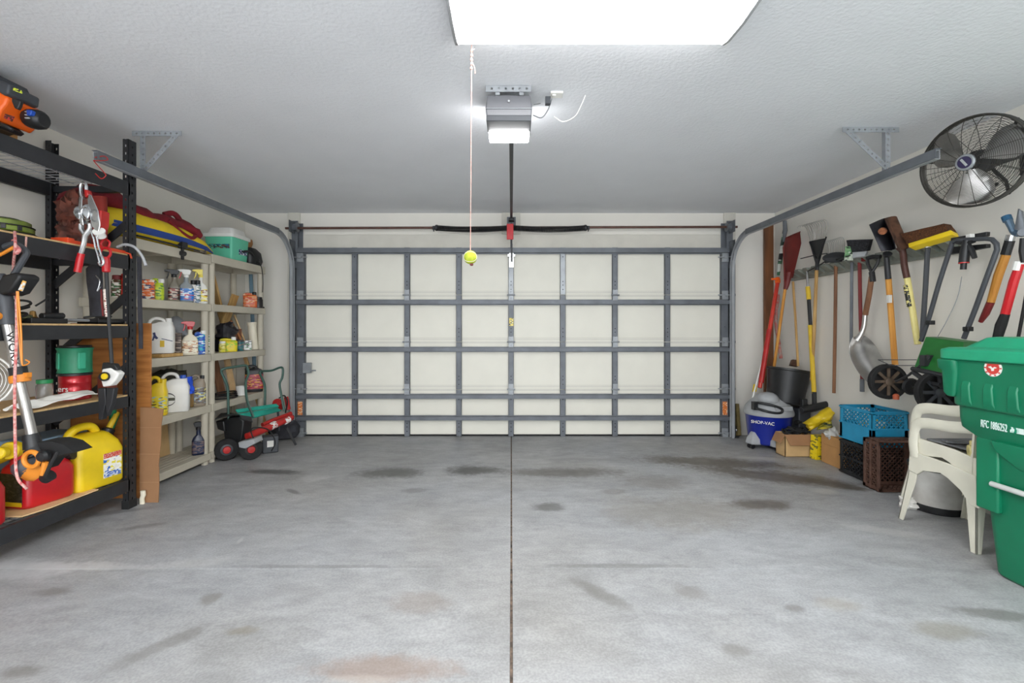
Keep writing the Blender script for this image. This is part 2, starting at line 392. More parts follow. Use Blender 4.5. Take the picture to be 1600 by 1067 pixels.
b.add([(-.006, YN, fz(YN)-.006), (.006, YN, fz(YN)-.006), (.006, 5.5, fz(5.5)-.006), (-.006, 5.5, fz(5.5)-.006)], [(0, 1, 2, 3)])
struct('trim_1', b, mat('joint_filler', '7c6a5c', .9, var=.35, scale=30, dirt='34302c'))
cm = mat('ceiling_texture', 'e4e6ea', .85, var=.015, scale=3, bump=.9, bscale=55, spec=.2)
struct('ceiling', B().box(WL-.12, WR+.12, YN, YB+.12, CZ, CZ+.15), cm)
wallm = M_['wall']
struct('wall_left', B().box(WL-.12, WL, YN, YB+.12, -.15, CZ), wallm)
struct('wall_right', B().box(WR, WR+.12, YN, YB+.12, -.15, CZ), wallm)
b = B(); b.box(WL, -2.40, YB, YB+.12, -.15, CZ).box(2.40, WR, YB, YB+.12, -.15, CZ).box(-2.40, 2.40, YB, YB+.12, 2.08, CZ)
struct('wall_back', b, wallm)
# painted boards around the door opening
jl, jr = at(451, 0, YB).x, at(1148, 0, YB).x; bl, br = at(470, 0, YB).x, at(1130, 0, YB).x
tm = mat('painted_board', 'd2cec3', .6, var=.04, scale=6)
b = B(); b.box(jl, bl, YB-.024, YB, .0, CZ)
struct('trim_2', b, tm, bevel=.003)
b = B(); b.box(br, jr, YB-.024, YB, .0, CZ)
struct('trim_3', b, tm, bevel=.003)
b = B(); b.box(bl+.003, br-.003, YB-.02, YB, at(0, 396, YB).z, at(0, 367, YB).z)
struct('trim_4', b, tm, bevel=.003)
b = B(); b.box(at(784, 0, YB).x, at(813, 0, YB).x, YB-.024, YB, at(0, 366, YB).z, CZ)
struct('trim_5', b, tm, bevel=.003)

# ================================================================== ceiling light, opener
ax0, ax1, fy = -.252, .958, 2.087
lt = thing('fluorescent_light', 'long white wraparound fluorescent light glowing on the ceiling', 'ceiling light', (.358, 1.88, CZ))
prof = [(fy-.002, 2.512), (fy-.02, 2.495), (fy-.07, 2.482), (fy-.2, 2.475), (fy-.33, 2.482), (fy-.38, 2.495), (fy-.398, 2.512)]
part('diffuser', B().prism(prof, ax0+.016, ax1-.016, 'yz'), emit('lit_diffuser', 'ffffff', LAMP), lt)
b = B(); capp = [(fy+.006, 2.53), (fy+.006, 2.510), (fy-.018, 2.490), (fy-.068, 2.475), (fy-.2, 2.467), (fy-.332, 2.475), (fy-.382, 2.490), (fy-.406, 2.510), (fy-.406, 2.53)]
b.prism(capp, ax0, ax0+.014, 'yz'); part('end_cap', b, M_['lgrey'], lt, bevel=.002)
b = B(); b.prism(capp, ax1-.014, ax1, 'yz'); part('end_cap', b, M_['lgrey'], lt, bevel=.002)
part('housing', B().box(ax0+.01, ax1-.01, fy-.40, fy, 2.514, CZ), M_['white'], lt)

op = thing('garage_door_opener', 'grey ceiling mounted garage door opener motor with rail', 'garage door opener', (0, 2.6, CZ))
y0, y1 = 2.52, 2.75; x0, x1 = at(759, 0, y0).x, at(831, 0, y0).x; cx = (x0+x1)/2
b = B()
b.loft([[(x, y, z) for x, y, z in ((x0+.004, y0+.0, 2.365), (x1-.004, y0+.0, 2.365), (x1, y1-.01, 2.36), (x0, y1-.01, 2.36))],
        [(x, y, z) for x, y, z in ((x0-.002, y0-.012, 2.42), (x1+.002, y0-.012, 2.42), (x1+.002, y1, 2.42), (x0-.002, y1, 2.42))],
        [(x, y, z) for x, y, z in ((x0+.008, y0+.002, 2.50), (x1-.008, y0+.002, 2.50), (x1-.008, y1, 2.50), (x0+.008, y1, 2.50))]][::-1])
hsg = part('housing', b, mat('opener_grey', '66676b', .4, var=.03), op, bevel=.008, seg=3)
b = B(); b.box(x0+.003, x1-.003, y0-.006, y1-.09, 2.352, 2.385); part('control_panel', b, M_['dgrey'], op, bevel=.004)
b = B(); b.box(x0+.008, x1-.008, y1-.085, y1+.03, 2.335, 2.375); part('light_lens', b, emit('opener_lens', 'ffffff', OPENER_LAMP), op, bevel=.012, seg=3)
b = B(); b.box(x0+.0, x1, y0-.016, y0-.008, 2.413, 2.419); part('trim_line', b, M_['mgrey'], op, bevel=.002)
b = B(); b.lathe([(0, 0), (.006, 0), (.006, .006)], (cx, y0-.012, 2.455), 10, axis=(0, -1, 0)); part('learn_button', b, M_['lgrey'], op)
def angle_strip(b, a, c, w, t=.003, pitch=.038, hole=.011, side=V((0, 0, 1)), m=0):
    """perforated steel strip from a to c, w wide along side, holes left open"""
    a, c = V(a), V(c); d = (c-a); L_ = d.length; d.normalize(); side = (V(side)-d*V(side).dot(d)).normalized(); n = d.cross(side)
    e = (w-hole)/2
    for k in (-1, 1): b.bar(a+side*k*(w-e)/2, c+side*k*(w-e)/2, t, e, m, up=side)
    q = 0; p = hole/2+.004
    while q < L_:
        q2 = min(q+pitch-hole, L_); b.bar(a+d*q, a+d*q2, t, hole, m, up=side); q += pitch
b = B(); angle_strip(b, at(757, 136, 2.5).xyz*1 if False else (at(759, 0, 2.5).x, 2.50, CZ-.02), (at(830, 0, 2.5).x, 2.50, CZ-.02), .034)
for x in (-.075, .055): b.box(x-.012, x+.012, 2.505, 2.535, 2.49, 2.54)
part('mounting_strip', b, M_['steel'], op)
rz0, rz1 = 2.372, at(0, 347, 5.2).z
b = B(); b.bar((0, y1+.02, rz0), (0, 5.19, rz1), .026, .008); b.bar((0, y1+.02, rz0+.014), (0, 5.19, rz1+.014), .008, .03); part('rail', b, M_['blackm'], op)
b = B(); b.bar((0, y1+.02, rz0+.034), (0, 5.17, rz1+.03), .006, .01); part('drive_chain', b, M_['steel_dk'], op)
b = B(); b.box(-.03, .03, 5.19, YB-.024, rz1-.03, rz1+.05); b.box(-.05, .05, 5.245, YB-.02, rz1-.05, rz1+.07); part('header_bracket', b, M_['steel_dk'], op, bevel=.002)
b = B(); b.box(-.03, .03, 4.98, 5.08, rz1-.03, rz1-.002); part('trolley', b, M_['black'], op, bevel=.004)
b = B(); a0 = at(797, 362, 4.98); b.box(a0.x-.036, a0.x+.036, 4.972, 4.985, a0.z-.085, a0.z+.085); part('release_tag', b, M_['red'], op, bevel=.004)
b = B(); b.bar((0, 5.06, rz1-.02), (0, 5.12, 2.11), .022, .005, up=V((0, 1, 0))); b.bar((0.004, 5.12, 2.16), (0.004, 5.15, 1.95), .018, .005, up=V((0, 1, 0))); part('door_arm', b, M_['blackm'], op)
b = B(); pts = [at(834, 163, 2.72), at(846, 160, 2.7), at(853, 152, 2.68), at(856, 146, 2.62)]; b.tube(curve(pts), .0035)
b.box(-.03+at(860, 0, 2.6).x, at(860, 0, 2.6).x, 2.58, 2.61, CZ-.06, CZ-.02); part('power_cord', b, M_['dgrey'], op)
b = B(); b.tube(curve([at(833, 180, 2.68), at(846, 184, 2.66), at(856, 172, 2.62), (at(862, 0, 2.6).x, 2.59, CZ-.03)]), .003); part('cord', b, M_['mgrey'], op)
b = B(); b.tube(curve([(at(915, 0, 2.6).x, 2.6, CZ-.004), at(908, 165, 2.62), at(898, 182, 2.66), at(880, 190, 2.7), at(866, 182, 2.72)]), .003)
solo('bell_wire', 'thin white low voltage wire dangling beside the opener', 'wire', b, M_['white'])
b = B(); X = at(868, 0, 2.6).x; b.box(X-.03, X+.04, 2.56, 2.62, CZ-.012, CZ); b.box(X-.02, X+.0, 2.575, 2.605, CZ-.018, CZ-.01)
solo('ceiling_outlet', 'small white electrical outlet on the ceiling beside the opener', 'outlet', b, M_['white'], bevel=.003)

# hanging tennis ball
Yb = 2.136; top = at(737, 70, Yb); bc = at(735, 402, Yb)
tb = thing('hanging_tennis_ball', 'yellow green tennis ball hanging on a pink string from the ceiling', 'tennis ball', (top.x, Yb, CZ))
br_ = .0315; part('ball', B().lathe([(br_*math.sin(PI*i/12), -br_*math.cos(PI*i/12)) for i in range(13)], bc, 24), mat('felt', 'a9b436', .95, var=.08, scale=80, bump=.6, bscale=300), tb)
b = B(); sp = [bc+V((br_*1.01*math.cos(t)*.9, -br_*.55-.0*t+br_*.30*math.cos(2*t), br_*1.0*math.sin(t)*.9)) for t in [2*PI*i/24 for i in range(24)]]
b.tube([bc+(p-bc).normalized()*br_*1.0 for p in sp], .0011, 5, closed=True); part('seam', b, M_['paper'], tb)
b = B(); b.tube([top+V((0, 0, 0)), bc+V((0, 0, br_))], .0021, 6)
for i in range(5): z = top.z-.03-i*.02; b.lathe([(0, -.008), (.006, -.004), (.007, 0), (.005, .006), (0, .009)], (top.x+.002*math.sin(i*3), Yb, z), 8)
b.tube(curve([(top.x+.002, Yb-.002, top.z-.08), (top.x+.014, Yb-.003, top.z-.11), (top.x+.016, Yb-.002, top.z-.135)]), .0022, 6)
b.tube([(top.x, Yb, top.z), (top.x, Yb, top.z+.01)]+arc((top.x-.001, Yb, top.z+.02), .009, -PI/2, PI*1.3, 8), .002, 6)
part('string', b, M_['rope'], tb)
part('knot', B().lump((bc.x+.006, bc.y-.008, bc.z-br_-.003), (.009, .007, .006), 3), mat('knot_red', '6a3a34', .9), tb)
part('ceiling_hook', B().tube([(top.x, Yb, CZ), (top.x, Yb, CZ-.012)]+arc((top.x+.007, Yb, CZ-.02), .008, PI*.9, PI*2.2, 6), .0015, 6), M_['chrome'], tb)

# ================================================================== the sectional garage door
dr = bpy.data.objects.new('door_1', None); C.objects.link(dr); dr.location = (0, 5.23, 0); dr['kind'] = 'structure'; LOC['door_1'] = V((0, 5.23, 0))
pn = mat('door_panel', 'e3e0d4', .55, var=.02, scale=4)
YP = 5.235; X0, X1 = at(464, 0, 5.2).x, at(1138, 0, 5.2).x
sec = [389, 461, 534, 608, 681]
for i in range(4):
    zt, zb = at(0, sec[i], YP).z, at(0, sec[i+1], YP).z
    b = B(); b.box(X0, X1, YP, YP+.038, zb, zt); b.box(X0, X1, YP-.0008, YP, zb-.0015, zb+.0015, 1)
    for q, h in ((zb+.03, .004), (zb+.045, .003)) if i < 3 else (): b.box(X0, X1, YP-.0006, YP, q-h, q, 1)       # pressed lines above the joint, groove shade put into a darker strip colour
    if i: b.box(X0, X1, YP-.0006, YP, zt-.014, zt-.010, 1)
    part('door_section', b, [pn, mat('panel_crease_shade', 'b4b1aa', .6)], dr)
sx = [554, 636, 717, 798.5, 879.5, 961, 1043]
def holes(b, x, Y, zs, r=.006):
    for z in zs: b.lathe([(0, 0), (r, 0), (r, .002), (0, .002)], (x, Y, z), 8, m=1, axis=(0, -1, 0))
for px in sx:
    for i in range(4):
        x = at(px, 0, 5.2).x; zt, zb = at(0, sec[i]-(2 if i == 0 else 0), YP).z, at(0, sec[i+1], YP).z
        b = B(); w_ = .030
        b.box(x-w_, x+w_, 5.197, 5.20, zb+.004, zt-.004); b.box(x-w_, x-w_+.003, 5.197, YP, zb+.004, zt-.004); b.box(x+w_-.003, x+w_, 5.197, YP, zb+.004, zt-.004)
        holes(b, x, 5.197, (zt-.07, zt-.11, zb+.15, zb+.11, zb+.06))
        part('stile', b, [M_['steel'] if (px > 790 and px < 890 and i == 0) else M_['steel_dk'], M_['pocket']], dr)  # top middle stiles paler: a reflection put into the steel colour
for k, (xa, xb) in enumerate(((464, 476.5), (1126.5, 1138))):
    for i in range(4):
        zt, zb = at(0, sec[i], YP).z, at(0, sec[i+1], YP).z; b = B(); a, c = at(xa, 0, 5.2).x, at(xb, 0, 5.2).x
        b.box(a, c, 5.197, 5.20, zb+.003, zt-.003); b.box(a, a+.003, 5.197, YP, zb+.003, zt-.003); b.box(c-.003, c, 5.197, YP, zb+.003, zt-.003)
        holes(b, (a+c)/2, 5.197, (zt-.1, zb+.17), .004)
        part('end_stile', b, [M_['steel_dk'], M_['pocket']], dr)
for py, h in ((391, 8), (472, 7), (546, 6.5), (620, 6.5), (654, 6.5)):
    z = at(0, py, 5.15).z; hh = h/280; b = B()
    b.box(X0+.01, X1-.01, 5.145, 5.148, z-hh*.75, z+hh*.75)                                  # U shaped strut
    b.box(X0+.01, X1-.01, 5.145, 5.197, z+hh*.75, z+hh*.75+.002); b.box(X0+.01, X1-.01, 5.145, 5.197, z-hh*.75-.002, z-hh*.75)
    b.box(X0+.01, X1-.01, 5.192, 5.197, z+hh*.75, z+hh*1.25); b.box(X0+.01, X1-.01, 5.192, 5.197, z-hh*1.25, z-hh*.75)
    part('strut', b, M_['steel_dk'], dr)
def hinge(x, z, Y=5.19):
    b = B(); b.box(x-.028, x+.028, Y-.004, Y, z-.06, z-.008); b.box(x-.028, x+.028, Y-.004, Y, z+.008, z+.06)
    b.tube([(x-.045, Y-.008, z), (x+.045, Y-.008, z)], .009, 8)
    for s in (-1, 1): b.lathe([(0, 0), (.007, 0), (.006, .005), (0, .006)], (x, Y-.004, z+s*.035), 6, axis=(0, -1, 0))
    part('hinge', b, M_['steel'], dr)
for i in (1, 2, 3):
    z = at(0, sec[i], 5.2).z
    for px in (636, 798.5, 961): hinge(at(px, 0, 5.2).x, z)
for s in (-1, 1):
    for py in (402, 461, 534, 607, 676):
        z = at(0, py, 5.17).z; e = X0+.045 if s < 0 else X1-.045; b = B()
        b.box(e-.035, e+.035, 5.17, 5.194, z-.05, z+.05); b.tube([(e+s*.075, 5.155, z), (e-s*.09, 5.155, z)], .0065, 8)
        b.box(e-.02, e+.02, 5.145, 5.17, z-.012, z+.012)
        part('roller_bracket', b, M_['steel'], dr, bevel=.002)
        b = B(); b.lathe([(0, -.01), (.022, -.01), (.022, .01), (0, .01)], (e+s*.085, 5.155, z), 14, axis=(1, 0, 0)); part('roller', b, M_['black'], dr)
b = B(); a = at(480, 575, 5.18); b.box(a.x-.045, a.x+.045, 5.165, 5.197, a.z-.055, a.z+.06); b.box(a.x+.03, a.x+.10, 5.17, 5.18, a.z-.035, a.z-.02)
part('slide_lock', b, M_['steel'], dr, bevel=.003)
om = printed('warning_label', ('d97b3a', 'e08a48', 'c9652a', 'ead0b0'), 60)
for px in (468.5, 1133):
    a = at(px, 638, 5.19); part('warning_label', B().box(a.x-.026, a.x+.026, 5.193, 5.1965, a.z-.075, a.z+.075), om, dr)
a = at(799, 503, 5.19); part('warning_label', B().box(a.x-.024, a.x+.024, 5.193, 5.1965, a.z-.045, a.z+.045), printed('yellow_sticker', ('e5c93a', 'd8c34a', 'f0e8b0', '4a4a40'), 60), dr)
b = B(); b.box(X0, X1, 5.215, 5.27, .003, at(0, 678.5, 5.23).z); part('bottom_seal', b, M_['rubber'], dr, bevel=.006)
b = B(); a = at(799, 405, 5.16)
b.box(a.x-.026, a.x+.026, 5.178, 5.19, a.z-.09, a.z+.09); b.box(a.x-.045, a.x+.045, 5.165, 5.19, a.z+.03, a.z+.06); b.box(a.x-.01, a.x+.01, 5.14, 5.19, a.z-.07, a.z-.03)
part('arm_bracket', b, M_['chrome'], dr, bevel=.002)

# tracks
def track(side, X, Yend, pz, group=None):
    """C shaped roller track: up the jamb, round the bend, back under the ceiling"""
    Yv = 5.125; R = .36; zt = pz
    path = [(Yv, .004), (Yv, zt-R)]+[(Yv-R+R*math.cos(a), zt-R+R*math.sin(a)) for a in [PI/2*i/10 for i in range(1, 11)]]+[(Yend, zt)]
    t = thing('door_track', 'galvanised roller track on the %s side of the garage door, curving back under the ceiling' % side, 'door track', (X, 4.9, 0), 'garage door tracks')
    s = 1 if X > 0 else -1; W = .055; dp = .03*s
    prof_ = [(0, -W/2), (dp, -W/2), (dp, W/2), (0, W/2), (0, W/2-.004), (dp-.003*s, W/2-.004), (dp-.003*s, -W/2+.004), (0, -W/2+.004)]
    loops = []
    for i, (y, z) in enumerate(path):
        q0, q1 = path[max(i-1, 0)], path[min(i+1, len(path)-1)]; d = V((0, q1[0]-q0[0], q1[1]-q0[1])).normalized(); n = V((0, -d.z, d.y))
        loops.append([V((X+a, y, z))+n*b_ for a, b_ in prof_])
    b = B(); b.loft(loops); tr = part('roller_track', b, M_['track'], t)
    b = B(); b.bar((X-.003*s, Yend-.01, zt+.004), (X-.003*s, 5.1-R+.06, zt+.004), .003, .052); b.bar((X+.014*s, Yend-.01, zt+.031), (X+.014*s, 5.1-R+.06, zt+.031), .036, .003)
    b.box(min(X+.03*s, X+.033*s), max(X+.03*s, X+.033*s), 5.09, YB-.026, .02, zt-.02); part('support_angle', b, M_['steel_dk'], t)
    b = B(); pz1 = at(0, 345, 5.2).z; b.box(X-.01, X+.06*s, 5.2, 5.204, 1.9, pz1) if s > 0 else b.box(X-.06, X+.01, 5.2, 5.204, 1.9, pz1)
    b.box(X+.02*s-.002, X+.02*s+.002, 5.1, YB-.026, 1.98, 2.2); part('flag_bracket', b, M_['steel_dk'], t)
    return t
tl = track('left', -2.42, 2.70, 2.229); tr_ = track('right', 2.44, 2.655, 2.222)
def hanger(t, X, Y, zr, s, Wt):
    b = B(); zc = CZ-.018
    xa, xb = X-s*(-.08), X-s*Wt
    angle_strip(b, (xa, Y, zc), (xb, Y, zc), .034); part('ceiling_angle', b, M_['steel'], t)
    b = B(); angle_strip(b, (X+s*.01, Y+.004, CZ-.01), (X+s*.01, Y+.004, zr), .032, side=V((0, 1, 0)) if False else V((1, 0, 0))); b.box(X+s*.01-.018, X+s*.01-.015, Y, Y+.03, zr, CZ-.01); part('vertical_angle', b, M_['steel'], t)
    b = B(); angle_strip(b, (X-s*(Wt-.03), Y-.002, CZ-.025), (X, Y-.002, zr+.015), .034, side=V((1, 0, 0))); part('diagonal_angle', b, M_['steel'], t)
hanger(tl, -2.455, 3.08, 2.26, -1, .25); hanger(tr_, 2.46, 3.02, 2.255, 1, .29)

# torsion shaft and spring
sh = thing('torsion_spring_assembly', 'black torsion spring on a long rusty shaft above the garage door', 'torsion spring', (0, 5.12, 2.35))
zs = at(0, 355, 5.13).z
b = B(); b.tube([(at(446, 0, 5.13).x, 5.13, at(0, 356.5, 5.13).z), (at(1152, 0, 5.13).x, 5.13, at(0, 354.5, 5.13).z)], .0135, 10); part('shaft', b, mat('rusty_shaft', '6a4c42', .5, .4, .2, 10), sh)
def coil(xa, xb):
    b = B(); pts = []; n = int((xb-xa)/.0115); k = 9
    for i in range(n*k+1):
        u = i/(n*k); a = 2*PI*i/k; x = xa+(xb-xa)*u; sag = -.018*math.sin(PI*u)
        pts.append((x, 5.13+.028*math.cos(a), at(0, 356, 5.13).z+sag+.028*math.sin(a)))
    b.tube(pts, .0052, 5, up=V((1, 0, 0))); return b
cxm = at(799, 0, 5.13).x; xs0, xs1 = at(681, 0, 5.13).x, at(916, 0, 5.13).x
part('spring', coil(xs0, cxm-.02), M_['black'], sh); part('spring', coil(cxm+.02, xs1), M_['black'], sh)
for x, d in ((xs0, -1), (xs1, 1)):
    b = B(); b.lathe([(0, -.02), (.034, -.02), (.034, .0), (.022, .012), (.022, .035), (.0, .035)], (x, 5.13, at(0, 356, 5.13).z), 14, axis=(d, 0, 0)); b.box(x+d*.02-.005, x+d*.02+.005, 5.10, 5.12, zs-.05, zs-.0); part('winding_cone', b, M_['blackm'], sh)
for px, d in ((461, -1), (1139, 1)):
    X = at(px, 0, 5.13).x; b = B()
    b.lathe([(0, -.03), (.05, -.03), (.05, -.022), (.036, -.02), (.04, .02), (.055, .024), (.055, .03), (0, .03)], (X, 5.13, zs), 18, axis=(1, 0, 0)); part('cable_drum', b, M_['steel_dk'], sh)
    b = B(); b.box(X+d*.035-.002, X+d*.035+.002, 5.06, YB-.026, zs-.06, zs+.07); b.box(X-.035, X+.035, YB-.03, YB-.025, zs-.30, zs+.07); part('bearing_plate', b, M_['steel_dk'], sh, bevel=.002)
    b = B(); b.tube([(X-d*.025, 5.12, zs), (X-d*.005, 5.135, .06)], .0016, 5); part('lift_cable', b, M_['steel_dk'], sh)
b = B(); p = [at(148, 246, 2.70), at(163, 244, 2.71), at(168, 250, 2.71), at(150, 251, 2.70), at(147, 252, 2.70), at(163, 270, 2.70), at(165, 275, 2.70), at(158, 279, 2.70), at(149, 271, 2.70)]
b.tube(curve(p, 4), .0026, 6); solo('wire_hook', 'red plastic coated hook hanging on the end of a roller track', 'hook', b, M_['redm'])
# yellow and black seal strip beside the door on the right, reaching down past the corner stud
b = B(); a = at(1201.5, 350, 5.22); b.box(a.x-.048, a.x+.048, 5.21, 5.25, fz(5.2), a.z)
solo('wooden_stud', 'tall brown stained wooden stud standing in the corner by the door', 'wooden post', b, M_['stud'], bevel=.003)
# ================================================================== black steel rack on the left
XF, XR = -2.485, -3.025; YA, YE = 1.10, 3.055
rk = thing('storage_rack', 'tall black boltless steel storage rack against the near end of the left wall', 'storage rack', (-2.75, 2.1, 0))
def ladder_face(b, o, u, z0, z1, w, t, hole=.009, hh=.016, pitch=.05, th=.0022):
    """perforated upright face: o + [0,w]u, holes in one column, th thick along t"""
    o, u, t = V(o), V(u), V(t)
    def bx(a, c, za, zb):
        p = [o+u*a, o+u*c, o+u*c+t*th, o+u*a+t*th]; b.add([(q.x, q.y, za) for q in p]+[(q.x, q.y, zb) for q in p], [(3, 2, 1, 0), (4, 5, 6, 7), (0, 1, 5, 4), (1, 2, 6, 5), (2, 3, 7, 6), (3, 0, 4, 7)])
    h0, h1 = w/2-hole/2, w/2+hole/2; bx(0, h0, z0, z1); bx(h1, w, z0, z1)
    z = z0
    while z < z1: bx(h0, h1, z, min(z+pitch-hh, z1)); z += pitch
def post(x, y, zt, sx, sy, name='post'):
    b = B(); z0 = fz(y)+.0
    ladder_face(b, (x, y, 0), (-sx, 0, 0), z0+.02, zt, .038, (0, sy, 0))
    ladder_face(b, (x, y, 0), (0, sy, 0), z0+.02, zt, .062, (-sx, 0, 0))
    ladder_face(b, (x-sx*.0, y+sy*.060, 0), (-sx, 0, 0), z0+.02, zt, .03, (0, -sy, 0))
    o = part(name, b, M_['blackm'], rk, flat=True)
    b = B(); b.box(x-(sx+1)*.022-.002, x-(sx-1)*.022+.002, min(y, y+sy*.066)-.002, max(y, y+sy*.066)+.002, z0, z0+.055); part('foot', b, M_['rubber'], rk, bevel=.003)
post(XF, YE-.064, 2.45, 1, 1); post(XR, YE-.064, 2.44, -1, 1); post(XF, YA+.062, 2.45, 1, -1); post(XR, YA+.062, 2.44, -1, -1)
LV = {'A': (2.082, 2.172), 'B': (1.600, 1.692), 'C': (1.158, 1.236), 'D': (.708, .780), 'E': (.160, .240)}
for k, (z0, z1) in LV.items():
    b = B(); X = XF
    b.add([(X, YA, z0), (X, YE-.05, z0), (X-.012, YE-.05, z0+.004), (X-.012, YA, z0+.004), (X, YA, z1), (X, YE-.05, z1), (X-.03, YE-.05, z1), (X-.03, YA, z1)], [(3, 2, 1, 0), (4, 5, 6, 7), (0, 1, 5, 4), (1, 2, 6, 5), (2, 3, 7, 6), (3, 0, 4, 7)])
    part('beam', b, M_['blackm'], rk, bevel=.003)
    b = B(); b.box(XR+.0, XR+.03, YA, YE-.05, z0, z1); part('beam', b, M_['blackm'], rk, bevel=.003)
    b = B(); b.box(XR+.02, XF-.02, YE-.04, YE-.01, z1-.06, z1-.02); part('side_brace', b, M_['blackm'], rk, bevel=.002)
for za, zb in ((1.92, 1.50), (1.45, 1.02), (.98, .60)):
    b = B(); b.bar((XF-.02, YE-.03, za), (XR+.02, YE-.03, zb), .012, .05); part('diagonal_brace', b, M_['blackm'], rk)
def wires(z, name='wire_deck', m='steel'):
    b = B(); y = YA+.03
    while y < YE-.02: b.tube([(XR+.03, y, z), (XF-.03, y, z)], .0025, 5); y += .052
    for x in (XR+.05, XR+.17, XR+.29, XR+.41, XF-.05): b.tube([(x, YA, z-.005), (x, YE-.05, z-.005)], .003, 5)
    part(name, b, M_[m], rk)
wires(2.168, m='lgrey'); wires(.236, m='steel_dk')
for k, m in (('B', 'osb'), ('C', 'osb'), ('D', 'osb')):
    z = LV[k][1]; part('particle_board_deck', B().box(XR+.01, XF-.006, YA, YE-.045, z-.004, z+.010), M_[m], rk)
zA, zB_, zC, zD, zE = 2.172, 1.702, 1.246, .790, .240

# plywood sheet and cardboard at the end of the rack
b = B(); b.box(XR+.02, at(238, 0, 3.16).x, 3.14, 3.155, fz(3.1)+.02, 1.255); pw = solo('plywood_sheet', 'brown plywood sheet standing on edge behind the end of the black rack', 'plywood sheet', b, [M_['ply']])
y = 3.115; zt = at(0, 637, y).z; pl = [(at(218, 0, y).x, fz(y)+.001), (at(247, 0, y).x, fz(y)+.001), (at(248.5, 0, y).x, .2), (at(247.5, 0, y).x, .3), (at(251, 0, y).x, .45), (at(251.5, 0, y).x, .56), (at(255, 0, y).x, zt-.01), (at(238, 0, y).x, zt), (at(219, 0, y).x, zt+.003)]
b = B(); b.prism(pl, y, y+.006); b.bar((pl[0][0], y-.0008, .18), (pl[2][0], y-.0008, .18), .002, .004, 1); b.bar((pl[0][0], y-.0008, .37), (pl[3][0]+.01, y-.0008, .37), .002, .004, 1); b.bar((pl[0][0], y-.0008, .55), (pl[5][0], y-.0008, .55), .002, .003, 1)
solo('cardboard_strip', 'tall creased strip of brown cardboard with one torn edge on the floor', 'cardboard', b, [M_['cardb2'], mat('cardboard_crease', 'ae855e', .85)])
b = B(); b.loft([rr(.03, .02, z, .008, -2.478+dx, 3.095) for z, dx in ((fz(3.1), 0), (.075, -.004), (.10, .006), (.13, .003))]); solo('foam_offcut', 'small cream foam offcut on the floor beside the rack foot', 'foam', b, M_['cream'])

# ------------------------------------------------------------------ things on the rack
# top deck
X = -2.62
bx = B(); bx.box(-2.95, -2.66, 1.95, onx(28, 200, -2.66).y, zA+.004, 2.335); solo('cardboard_box', 'tan cardboard box on the top deck under the orange engine', 'box', bx, M_['cardb'], bevel=.003)
te = thing('trimmer_engine', 'orange and black garden power head lying on the top of the black rack', 'power tool', (-2.58, 2.3, 2.3))
def q(px, py, Y=2.38): return at(px, py, Y)
def slab(b, pts, Y0, Y1, m=0):
    """outline traced at depth Y0, real thickness back to Y1"""
    b.prism([(at(px, py, (Y0+Y1)/2).x, at(px, py, (Y0+Y1)/2).z) for px, py in pts], Y0, Y1, 'xz', m)
b = B(); slab(b, [(-30, 140), (4, 143), (12, 150), (22, 152), (36, 160), (42, 165), (38, 176), (31, 184), (27, 193), (20, 199), (8, 190), (-30, 186)], 2.28, 2.46); part('housing', b, M_['orange'], te, bevel=.012, seg=3)
b = B(); slab(b, [(-30, 112), (2, 119), (14, 125), (18, 133), (20, 147), (10, 149), (-30, 142)], 2.25, 2.44); slab(b, [(17, 134), (40, 143), (38, 158), (30, 160), (17, 152)], 2.27, 2.42); part('top_cover', b, M_['dgrey'], te, bevel=.01, seg=3)
b = B(); slab(b, [(21, 154), (35, 158), (33, 166), (30, 172), (25, 170), (21, 160)], 2.262, 2.28); part('recess', b, M_['black'], te, bevel=.004)
b = B(); slab(b, [(22, 137), (34, 141.5), (33.5, 146), (21.5, 141.5)], 2.264, 2.271); part('maker_label', b, printed('label_lime', ('d8e24a', 'c5d23a', '2a2c20', 'd8e24a'), 90), te)
b = B(); c0, c1 = at(36, 181, 2.36), at(60, 184, 2.46); c0 = V((-2.485, 2.395, at(0, 184, 2.38).z)); b.lathe([(0, -.03), (.040, -.03), (.048, -.01), (.050, .02), (.046, .045), (.034, .058), (0, .06)], c0, 14, axis=(.96, .05, -.12))
for i in range(3): b.box(c0.x+.012, c0.x+.036, 2.338, 2.348, c0.z-.022+.016*i, c0.z-.015+.016*i, 1)
part('recoil_starter', b, [M_['black'], M_['lgrey']], te, bevel=.003)
b = B(); slab(b, [(44, 172), (53, 173), (52, 181), (45, 182)], 2.335, 2.36); part('carburettor', b, M_['blue'], te, bevel=.005)
b = B(); slab(b, [(-30, 190), (2, 190), (10, 193), (20, 202), (14, 206), (2, 203), (-30, 215)], 2.30, 2.42); b.tube([at(-5, 192, 2.3), at(8, 196, 2.29), at(20, 203, 2.3)], .01, 8); part('clamp', b, M_['black'], te, bevel=.004)
b = B(); slab(b, [(9, 178), (22, 182), (18, 190), (7, 185)], 2.272, 2.279); part('badge', b, printed('badge_red', ('2a1512', 'b03030', '3a1a14', '6a2a24'), 100), te)

